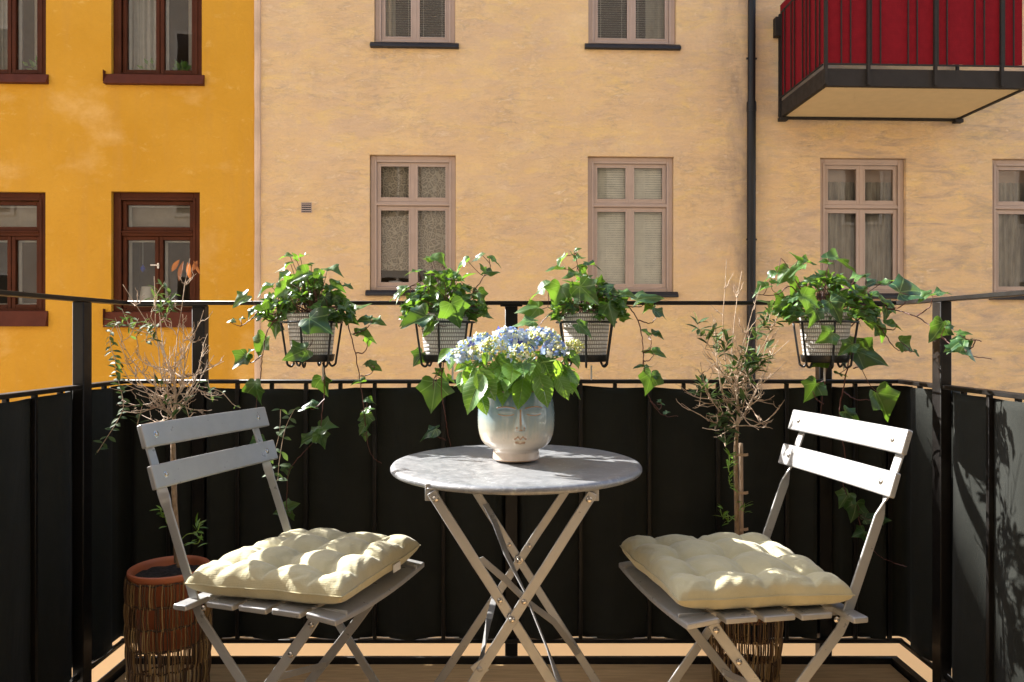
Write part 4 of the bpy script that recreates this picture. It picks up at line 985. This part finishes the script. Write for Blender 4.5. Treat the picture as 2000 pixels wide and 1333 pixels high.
def make_ivy(px,D,seed,dome,vines,leaves,label,glabel,Dfn):
    rd=random.Random(seed); hold=make_pot_holder(px,D,glabel); base=hold.location.copy()+Vector((0,0,.002))
    root=empty('potted_ivy',base,0,label,'ivy','ivy pots hung on the railing')
    b=MB(); b.lathe((0,0,0),[(0,.001),(.055,.001),(.058,.006),(.071,.125),(.074,.127),(.074,.136),(.070,.136),(.068,.12),(.067,.115)],64); b.build('pot',M['potwhite'],root,smooth=40)
    b=MB(); b.lathe((0,0,0),[(0,.119),(.04,.121),(.069,.117)],24); b.build('soil',M['soil'],root,smooth=60)
    st=MB(); lf=MB(); top=base+Vector((0,0,.12)); I=Matrix.Translation(-base)
    for poly in vines:
        pts=smoothpath(vine_pts(poly,Dfn),6); n=len(pts)
        pts=[p+Vector((rd.uniform(-1,1),rd.uniform(-1,1),rd.uniform(-1,1)))*.0014 for p in pts]
        st.tube(pts,[.0020-.0011*i/n for i in range(n)],6)
    for L in leaves:
        x,y,sz,ang,fc=L[:5]; d=L[5] if len(L)>5 else Dfn(x,y); c_=P(x,y,d+rd.uniform(-.02,.02)); S=sz*d/F*.80
        a=R(ang+rd.uniform(-12,12)); tip=Vector((math.cos(a),rd.uniform(-.45,.1),math.sin(a))).normalized()
        n_=Vector((rd.uniform(-.35,.35),-fc,1.05-fc)).normalized(); p=c_-tip*S*.38
        leaf(lf,IVY,p,tip,n_,S,rd.uniform(.08,.34),rd.uniform(.05,.5),rd,.085,rd.uniform(.85,1.1))
        # petiole to nearest stem direction: toward pot top, short
        if len(L)<=6:
            best=None
            for poly in vines:
                for q in poly:
                    w_=P(q[0],q[1],Dfn(q[0],q[1])); dd=(w_-p).length
                    if best is None or dd<best[0]: best=(dd,w_)
            dd0=(top-p).length
            tgt=best[1] if best and best[0]<.075 else (top+(Vector((rd.uniform(-.03,.03),rd.uniform(-.03,.03),0))) if dd0<.22 else (best[1] if best else top))
            midp=(p+tgt)/2+Vector((rd.uniform(-.01,.01),rd.uniform(-.02,.01),-.25*(p-tgt).length*(.6 if p.z<tgt.z+.05 else .15)))
            st.tube(smoothpath([tgt,midp,p],4),.0010,5,False)
    x0,x1,y0,y1,n=dome
    for i in range(int(n*2.3)):
        # dome of random leaves between the named ones
        t_=rd.random(); px_=rd.uniform(x0,x1); cx_=(x0+x1)/2; hw=(x1-x0)/2
        ymin=y0+(y1-y0)*.75*abs((px_-cx_)/hw)**1.6; py_=rd.uniform(ymin,y1); d=Dfn(px_,py_)+rd.uniform(-.075,.06); c_=P(px_,py_,d)
        out=(c_-top); out.z*=.3; out=(out.normalized() if out.length>1e-3 else Vector((0,-1,0)))
        tip=(out+Vector((rd.uniform(-.7,.7),rd.uniform(-.6,.4),rd.uniform(-.75,.35)))).normalized()
        n_=Vector((rd.uniform(-.6,.4),rd.uniform(-.75,.35),rd.uniform(.35,1))).normalized(); S=rd.choice((1,1,.75))*rd.uniform(.024,.046)
        leaf(lf,IVY,c_-tip*S*.4,tip,n_,S,rd.uniform(.05,.4),rd.uniform(.05,.5),rd,.09,rd.uniform(.85,1.1))
        if rd.random()<.75:
            q=top+Vector((rd.uniform(-.045,.045),rd.uniform(-.045,.045),0)); e=c_-tip*S*.4
            st.tube(smoothpath([q,q.lerp(e,.55)+Vector((rd.uniform(-.015,.015),rd.uniform(-.015,.015),.012)),e],4),.0011,5,False)
    st.build('stems',M['vine'],root,smooth=60); lf.build('leaves',M['ivy'],root,smooth=180)
    for o in root.children:
        if o.name.split('.')[0] in ('stems','leaves'): o.data.transform(I)
    return root
make_ivy(609,2.20,21,(505,690,528,628,54),
 [[(590,622),(562,605),(535,628),(520,655),(512,700),(508,740),(502,772)],[(510,695),(492,708),(474,700)],[(580,610),(532,628),(506,612),(495,620),(470,637),(450,630)],
  [(640,612),(668,604),(684,650),(694,690),(704,750),(711,800),(716,850),(724,888),(745,906)],[(690,652),(712,645),(726,630)],[(695,690),(712,688),(720,665)],[(704,735),(722,732),(732,718)],
  [(632,645),(634,700),(634,750),(630,800),(622,850),(592,885),(565,918),(560,960),(561,1000),(563,1030)],[(634,780),(612,800),(603,792)]],
 [(557,500,30,180,.2),(577,502,22,120,.2),(594,500,28,15,.2),(556,523,44,215,.25),(552,541,36,210,.3),(586,538,48,200,.6,2.12),(598,517,32,170,.25),(652,527,46,5,.2),(620,540,38,320,.5),(517,563,42,190,.3),(548,569,40,225,.7,2.10),
  (470,586,48,215,.6),(490,612,34,230,.4),(452,627,22,190,.4),(474,622,16,10,.3),(526,594,44,215,.4),(656,557,40,340,.5),(680,559,26,340,.3),(697,604,54,60,.3),(712,626,34,180,.5),(738,627,36,350,.5),(710,652,50,350,.35),(720,667,24,280,.5),(538,642,42,265,.7),
  (622,634,74,330,.75,2.06),(508,674,58,245,.75),(487,688,30,60,.4),(470,704,48,225,.45),(580,692,62,215,.7,2.08),(732,716,34,340,.5),(716,712,20,180,.5),(632,752,52,280,.85),(501,766,58,270,.45),(603,792,44,185,.3),(612,852,46,200,.6),(640,835,46,10,.5),(596,862,36,210,.6),(628,858,40,300,.6),
  (716,822,38,280,.8),(720,800,28,20,.4),(708,838,28,230,.6),(714,852,22,270,.6),(724,782,28,350,.3),(700,745,32,170,.3),(560,918,28,300,.7),(568,988,34,30,.7),(545,1000,26,190,.7),(568,1008,26,290,.7),(505,868,40,270,.5),(660,588,44,300,.6),(560,600,44,240,.6),(605,580,50,270,.7),(638,592,44,290,.7),(580,562,44,250,.6),(616,560,40,300,.5)],
 'bushy ivy in a white woven pot, leftmost of the four on the railing','black wire pot holder carrying the leftmost ivy',lambda x,y:2.19+(.06 if y>720 else 0))
make_ivy(868,2.20,33,(785,950,525,625,54),
 [[(868,640),(866,700),(862,760),(868,800),(874,840),(880,872)],[(866,720),(850,735),(846,760)],[(872,860),(852,852),(840,845)],[(820,640),(805,600),(800,560),(790,575)],[(890,610),(925,570),(945,540),(958,520)],[(860,690),(840,708),(822,698)]],
 [(857,507,50,345,.3),(835,508,24,160,.3),(902,515,40,200,.2),(930,504,42,195,.2),(966,508,38,350,.15),(958,532,40,10,.3),(943,524,26,120,.3),(808,531,38,190,.25),(846,531,36,0,.2),(874,538,44,340,.2),(909,540,46,20,.2),(784,571,44,210,.25),(825,577,52,330,.35),(860,570,46,300,.5),(898,575,44,60,.4),(937,580,42,300,.5),
  (888,612,66,300,.85,2.08),(812,624,72,208,.6,2.06),(838,640,46,235,.75,2.07),(818,700,42,225,.55),(848,768,74,255,.9),(862,732,38,330,.5),(880,740,22,340,.5),(866,700,22,300,.4),(838,845,50,205,.4),(800,585,34,215,.4),(770,582,26,215,.3),(850,600,50,240,.6),(912,600,42,320,.7),(880,560,42,330,.5)],
 'compact bushy ivy hung behind the hydrangea, second from the left on the railing','black wire pot holder carrying the ivy behind the hydrangea',lambda x,y:2.19+(.06 if y>720 else 0))
make_ivy(1145,2.20,47,(1075,1225,535,622,52),
 [[(1150,625),(1185,602),(1222,598),(1244,622),(1254,660),(1257,700),(1261,740),(1267,775),(1282,800),(1300,813),(1324,813)],[(1246,625),(1270,632),(1282,620)],[(1256,690),(1270,680),(1272,664)],[(1256,705),(1268,705),(1278,692)],[(1270,783),(1288,800),(1292,790)],[(1120,620),(1080,612),(1060,628),(1045,645)],[(1110,630),(1090,610),(1070,600)],
  [(1155,600),(1140,560),(1128,520),(1124,495)],[(1222,598),(1250,600),(1262,590)]],
 [(1095,507,36,215,.1),(1127,487,18,30,.4),(1133,504,32,10,.25),(1160,517,46,340,.25),(1085,526,42,180,.15),(1116,538,44,190,.3),(1140,530,36,320,.3),(1054,567,58,205,.2),(1088,574,56,260,.55,2.10),(1147,573,66,320,.8,2.08),(1034,604,60,175,.6),(1024,630,60,175,.35),(1198,573,46,350,.4),(1193,612,60,290,.8,2.1),(1140,642,46,320,.5,2.07),
  (1225,575,42,0,.4),(1262,581,66,15,.4),(1290,614,42,340,.4),(1266,604,34,200,.4),(1284,655,32,345,.4),(1262,650,28,150,.4),(1286,690,34,350,.35),(1266,688,28,170,.4),(1247,717,24,180,.2),(1266,717,18,0,.2),(1268,746,58,260,.85),(1284,735,28,340,.5),(1291,787,20,340,.3),(1302,806,16,20,.3),(1110,600,50,240,.6),(1165,600,54,290,.7),(1180,560,44,10,.4),(1130,560,40,150,.4),(1215,600,46,320,.6),(1118,498,20,120,.3)],
 'ivy trailing long to the right, third from the left on the railing','black wire pot holder right of the hydrangea',lambda x,y:2.19+(.06 if y>720 else 0))
def D4(x,y):
    d=2.14+(.11 if y>735 else 0)
    if x>1720: d=2.14-.25*min(1,(x-1720)/160)
    return d
make_ivy(1611,2.14,59,(1520,1715,530,630,60),
 [[(1655,645),(1690,615),(1735,605),(1788,618),(1815,636),(1850,668),(1872,688),(1900,696),(1936,702)],[(1680,600),(1708,625),(1730,655),(1750,682),(1776,686)],[(1735,605),(1762,598),(1774,576)],[(1790,618),(1815,600),(1822,580)],[(1880,690),(1898,680),(1906,664),(1918,668)],
  [(1620,640),(1616,700),(1612,740),(1606,775),(1603,812)],[(1665,660),(1655,720),(1643,780),(1640,820),(1652,900),(1648,950),(1672,1000),(1690,1050),(1712,1082),(1742,1098),(1772,1107)],[(1648,765),(1670,780),(1700,781)],[(1600,625),(1560,560),(1545,530),(1525,505)],[(1575,600),(1545,560),(1520,575),(1490,577),(1468,572)],[(1668,720),(1680,715),(1680,700)],[(1608,790),(1594,780),(1587,765)],[(1715,640),(1745,645),(1752,634)]],
 [(1554,501,34,130,.3),(1580,511,42,350,.3),(1557,522,50,200,.25),(1643,511,72,352,.25),(1611,513,30,170,.3),(1505,540,34,215,.3),(1531,538,48,240,.5),(1487,563,42,200,.3),(1513,551,22,340,.4),(1610,542,42,345,.35),(1645,551,62,340,.3),(1682,541,42,20,.2),(1703,553,36,200,.3),(1734,550,38,5,.2),(1555,562,46,240,.5),
  (1527,592,52,250,.75),(1586,588,62,330,.75,2.02),(1590,618,46,240,.85,2.02),(1643,575,56,350,.45),(1632,603,60,300,.75,2.04),(1683,577,50,320,.5),(1547,617,38,260,.8),(1698,617,58,290,.8),(1715,577,34,350,.4),(1778,566,76,10,.6),(1808,577,38,200,.3),(1843,571,42,20,.2),(1833,646,56,255,.7),(1856,636,30,0,.5),(1882,650,34,10,.3),(1870,668,52,190,.3),(1857,684,38,190,.4),(1893,688,54,320,.5),(1735,594,48,320,.4),(1731,612,34,280,.7),(1745,634,38,350,.4),(1722,647,50,310,.5),(1770,675,42,330,.7),(1790,690,20,320,.5),
  (1614,658,52,200,.7,2.02),(1654,680,46,230,.8,2.04),(1648,702,46,290,.8),(1695,696,84,345,.7),(1600,706,44,190,.5),(1643,731,28,345,.1),(1667,665,42,40,.4),(1587,762,54,235,.5),(1727,788,80,300,.75),(1663,813,48,330,.7),(1650,975,42,240,.6),(1668,997,54,250,.8),(1698,1010,36,30,.5),(1724,1014,36,340,.6),(1680,1042,36,200,.6),(1600,560,48,340,.5),(1665,590,50,300,.6),(1570,590,44,230,.6)],
 'sprawling ivy reaching across the right corner post, rightmost on the railing','black wire pot holder carrying the rightmost ivy, tilted a little',D4)
# ------------------------------------------------------------------ olive trees in wicker baskets
def make_basket(c,label,seed,hgt=.388):
    rd=random.Random(seed); root=empty('wicker_basket',c,0,label,'basket','wicker plant baskets')
    prof=lambda z: .086+.0165*math.sin(math.pi*min(1,max(0,z/hgt))**.85*.60)
    bands=7; bh_=hgt/bands; ns=96
    b=MB()
    for j in range(bands):
        z0=j*bh_; z1=z0+bh_
        for k in range(ns):
            if rd.random()<.05: continue
            a0=2*math.pi*(k+ (j%2)*.5+rd.uniform(-.25,.25))/ns; a1=a0+rd.uniform(-.030,.030); pts=[]
            bow=rd.uniform(-.022,.022)
            for q in range(5):
                t_=q/4; z=z0-.004+(bh_+.008)*t_; a=a0+(a1-a0)*t_+bow*math.sin(math.pi*t_); r_=prof(z)+.003*math.sin(math.pi*t_)-.001*(k%2)
                pts.append(Vector((r_*math.cos(a),r_*math.sin(a),z)))
            b.tube(pts,rd.uniform(.0013,.0021),5,False)
    b.build('strands',M['cane'],root,smooth=180)
    b=MB()
    for j in range(bands+1):
        z=j*bh_; pts=[]; n=144
        for off_ in (0,math.pi):
            pts=[]
            for k in range(n+1):
                a=2*math.pi*k/n; r_=prof(z)+.0012*math.sin(a*36+off_)-.0005; pts.append(Vector((r_*math.cos(a),r_*math.sin(a),z+.0022*math.sin(a*18+j)+.0012*math.cos(a*36+off_))))
            b.tube(pts,.0013,5,False)
    b.build('hoops',M['cane_dark'],root,smooth=180)
    b=MB(); b.lathe((0,0,0),[(0,.002),(prof(0)-.004,.002)],40); b.build('base',M['cane_dark'],root)
    return root
def make_olive(c,zr,label,seed,crown,tips,clusters,trunk_pts,D,sprouts,nleaf,extra=None,deadtip=None,dens_=1.0,lm=1.0,lb_=1.0):
    rd=random.Random(seed); root=empty('potted_olive_tree',c,0,label,'tree','olive trees in baskets'); I=Matrix.Translation(-c)
    z0=zr-.20
    b=MB(); b.lathe((0,0,0),[(r_*.875,z_) for r_,z_ in [(0,z0),(.080,z0),(.085,z0+.005),(.101,zr-.018),(.104,zr-.016),(.112,zr-.014),(.1145,zr-.006),(.1135,zr),(.109,zr+.002),(.1035,zr-.002),(.101,zr-.01),(.098,zr-.05)]],72); b.build('pot',M['terracotta'],root,smooth=50)
    b=MB(); n=40; vs=[(0,0,zr-.016)];fs=[]
    for r_i in range(1,9):
        for k in range(n):
            a=2*math.pi*k/n; r_=.0875*r_i/8; vs.append((r_*math.cos(a),r_*math.sin(a),zr-.02+.007*noise.noise(Vector((r_*60*math.cos(a),r_*60*math.sin(a),seed)))))
    for k in range(n): fs.append((0,1+k,1+(k+1)%n))
    for r_i in range(7):
        for k in range(n): fs.append((1+r_i*n+k,1+(r_i+1)*n+k,1+(r_i+1)*n+(k+1)%n,1+r_i*n+(k+1)%n))
    b.add(vs,fs); b.build('soil',M['soil'],root,smooth=180)
    tp=smoothpath([P(*q) for q in trunk_pts],6); b=MB(); b.tube(tp,[.0085-.0035*i/len(tp) for i in range(len(tp))],10); b.build('trunk',M['bark'],root,smooth=180)
    tw=MB(); lf=MB(); dl=MB(); cp=P(*crown)
    allpts=[]
    tw.tube([cp-Vector((0,0,.03)),cp,cp+Vector((.004,0,.05)),cp+Vector((-.004,.006,.12))],[.005,.0045,.0035,.0025],8,False)
    hub=[cp,cp+Vector((.003,0,.03)),cp+Vector((.004,0,.05)),cp+Vector((.001,.002,.08)),cp+Vector((-.004,.006,.118))]
    def twig(a,e,r0,r1,wig):
        d=e-a; n=7; pts=[]; side=Vector((rd.uniform(-1,1),rd.uniform(-1,1),rd.uniform(-.3,.3))).normalized(); up=Vector((0,0,1))
        for i in range(n+1):
            t_=i/n; p=a+d*t_+side*(math.sin(math.pi*t_)*d.length*wig)+up*(-.10*math.sin(math.pi*t_)*d.length)
            p+=Vector((rd.uniform(-1,1),rd.uniform(-1,1),rd.uniform(-1,1)))*.0022*(0<i<n); pts.append(p)
        tw.tube(pts,[r0+(r1-r0)*i/n for i in range(n+1)],5,False); return pts
    nodes=[cp]
    for (x,y) in tips:
        e=P(x,y,D+rd.uniform(-.10,.08)); s_=rd.choice(hub); pts=twig(s_,e,.0020,.0008,rd.uniform(.03,.12)); allpts.append(pts)
        L=(e-s_).length
        for q in range(int(4.5*dens_*L/.15)+1):
            i=rd.randrange(1,len(pts)-1); a=pts[i]; dd=(pts[-1]-pts[0]).normalized()
            e2=a+(dd*.8+Vector((rd.uniform(-1,1),rd.uniform(-.8,.8),rd.uniform(-.3,1)))*.9).normalized()*rd.uniform(.02,.07)
            p2=twig(a,e2,.0014,.0006,rd.uniform(.05,.2)); allpts.append(p2)
            if rd.random()<.55:
                a3=p2[4]; e3=a3+((e2-a).normalized()+Vector((rd.uniform(-1,1),rd.uniform(-.8,.8),rd.uniform(-.4,1)))).normalized()*rd.uniform(.012,.035); twig(a3,e3,.0009,.0005,.1)
    def cluster(x,y,n,mat,big=1.0,spread=.028,d=None):
        c0=P(x,y,(d or D)+rd.uniform(-.05,.05)); ax=Vector((rd.uniform(-.6,.6),rd.uniform(-.4,.4),1)).normalized()
        e=c0+ax*spread; tw.tube([c0-ax*spread,c0,e],[.0012,.001,.0006],4,False)
        for i in range(n):
            p=c0+ax*rd.uniform(-spread,spread); t_=(Vector((rd.uniform(-1,1),rd.uniform(-1,1),rd.uniform(-.3,.9)))).normalized()
            strip_leaf(mat,p,t_,Vector((rd.uniform(-.4,.4),rd.uniform(-.6,.2),1)),rd.uniform(.022,.036)*big,rd.uniform(.006,.010)*big,rd,rd.uniform(-.1,.35))
        # join to nearest twig
        best=min(((q-c0).length,q) for pts in allpts for q in pts[::2]) if False else None
        bd_=None
        for pts in allpts:
            for q in pts[::2]:
                dd=(q-(c0-ax*spread)).length
                if bd_ is None or dd<bd_[0]: bd_=(dd,q)
        if bd_: tw.tube([bd_[1],c0-ax*spread],[.0013,.0011],4,False)
    for (x,y,n) in clusters: cluster(x,y,int(n*lm),lf,lb_)
    if deadtip:
        e=P(*deadtip)
        for k in range(6):
            strip_leaf(dl,e+Vector((-.024+.009*k,.004*(k%3),.006-.003*k if k<4 else .004)),Vector(((-.75,-.25,.15,-.05,.35,-.4)[k],rd.uniform(-.3,.3),-1)),Vector((rd.uniform(-.4,.4),-1,.2)),(.040,.056,.050,.036,.042,.03)[k],(.014,.016,.013,.012,.008,.012)[k],rd,.12)
        dl.build('dead_leaves',M['dead_leaf'],root,smooth=180)
    for (x,y,n,d) in sprouts:
        sp=MB(); c0=P(x,y,d)-c; tx=min(tp,key=lambda q:(q-c-c0).length)-c
        sp.tube(smoothpath([tx-Vector((0,0,.02)),(tx+c0)/2,c0,c0+(c0-tx)*.2+Vector((0,0,.025))],4),[.0013]*12+[.0006],4,False); sp.cur=1
        for i in range(n): strip_leaf(sp,c0+Vector((0,0,rd.uniform(-.012,.026))),Vector((rd.uniform(-1,1),rd.uniform(-1,1),rd.uniform(-.1,1))),Vector((rd.uniform(-.4,.4),rd.uniform(-.6,.2),1)),rd.uniform(.02,.034),rd.uniform(.005,.008),rd,.2)
        sp.build('sprout',[M['petiole'],M['fresh_leaf']],root,smooth=180)
    if extra:
        for poly,Dn,step,sz in extra:
            pts=smoothpath([P(x,y,Dn) for x,y in poly],8); tw.tube(pts,.0010,4,False)
            for i in range(0,len(pts),step):
                for s_ in (-1,1):
                    strip_leaf(lf,pts[i],Vector((s_*rd.uniform(.4,1),rd.uniform(-.6,.3),rd.uniform(-.5,.5))),Vector((0,-.6,.8)),rd.uniform(.7,1.15)*sz,rd.uniform(.35,.5)*sz,rd,.3)
    tw.build('branches',M['twig'],root,smooth=180); lf.build('leaves',M['olive_leaf'],root,smooth=180)
    for o in root.children:
        nm=o.name.split('.')[0]
        if nm in('trunk','branches','leaves','dead_leaves'): o.data.transform(I)
    # stake with ties
    return root
c1=Vector((-.90,1.95,0)); make_basket(c1,'dark woven cane basket holding the left olive pot, its terracotta rim showing',3)
oL=make_olive(c1,.406,'nearly bare olive tree behind the left chair, dead brown leaves at its tip',5,(340,812,1.99),
 [(240,556),(301,540),(371,505),(398,606),(403,672),(418,694),(437,706),(427,768),(414,801),(231,664),(263,682),(242,750),(270,741),(238,780),(256,804),(277,811),(224,631),(378,640),(357,614),(385,738),(298,780),(320,690),(345,700),(310,600),(360,680),(300,720),(395,720),(330,740)],
 [(312,566,16),(322,590,12),(328,606,16),(318,618,8),(246,622,14),(262,640,12),(288,648,14),(276,640,8),(246,731,7),(273,811,14),(410,759,7),(364,797,9),(330,800,10),(309,756,6),(305,645,6),(232,640,6)],
 [(352,1108,1.95),(347,1060,1.955),(341,980,1.97),(338,900,1.98),(340,812,1.99)],2.0,
 [(318,1010,7,1.95),(384,1040,10,1.92),(386,1062,6,1.92),(326,1022,4,1.95)],0,
 extra=[([(226,632),(215,655),(217,680),(225,703),(226,724),(232,747),(238,770),(241,795),(231,820),(210,853),(190,884)],1.98,3,.022),([(390,755),(430,765),(455,790),(470,797)],2.05,9,.016),([(575,800),(560,830),(552,860),(545,905),(540,940),(520,890)],2.12,5,.030),([(548,800),(545,850),(530,900)],2.15,6,.026)],deadtip=(368,512,2.0))
b=MB(); b.tube([P(345,1100,1.965)-c1,P(338,868,1.995)-c1],.0065,10); b.build('stake',M['stake'],oL,smooth=180)
c2=Vector((.672,2.14,0)); make_basket(c2,'dark woven cane basket behind the right chair',8)
oR=make_olive(c2,.406,'sparse silvery olive tree standing behind the right chair, in the second basket',9,(1440,832,2.15),
 [(1419,507),(1449,530),(1486,558),(1396,620),(1528,600),(1542,665),(1520,665),(1538,704),(1533,781),(1512,790),(1331,788),(1337,766),(1357,782),(1381,686),(1368,708),(1486,822),(1482,840),(1372,836),(1367,648),(1380,812),(1400,700),(1470,640),(1500,720),(1430,640),(1450,700),(1490,760),(1405,760)],
 [(1365,643,7),(1384,664,8),(1400,676,8),(1419,676,10),(1478,655,10),(1496,622,9),(1505,610,6),(1458,699,10),(1489,699,12),(1475,712,10),(1370,759,10),(1386,772,8),(1433,720,10),(1412,735,8),(1405,822,8),(1416,853,12),(1402,812,6),(1505,645,8),(1440,750,8),(1460,735,8),(1450,800,6),(1425,790,8)],
 [(1441,1215,2.14),(1440,1045,2.14),(1438,950,2.14),(1437,880,2.145),(1440,832,2.15)],2.14,
 [(1426,905,9,2.12),(1424,922,7,2.12),(1426,948,6,2.12),(1452,998,8,2.12),(1412,1010,8,2.12),(1424,1018,5,2.12)],0,dens_=.8,lm=1.7,lb_=1.35)
b=MB(); b.tube([P(1449,1215,2.15)-c2,P(1447,866,2.155)-c2],.0062,10)
st=b.build('stake',M['stake'],oR,smooth=180)
for yy in (888,962,1033):
    b=MB(); q=P(1445,yy,2.148)-c2; b.ribbon([q+Vector((-.012,-.010,0)),q+Vector((.014,-.010,0)),q+Vector((.022,-.006,.001))],[Vector((0,0,1))]*3,.008,.001); b.build('tie',M['stake'],st)
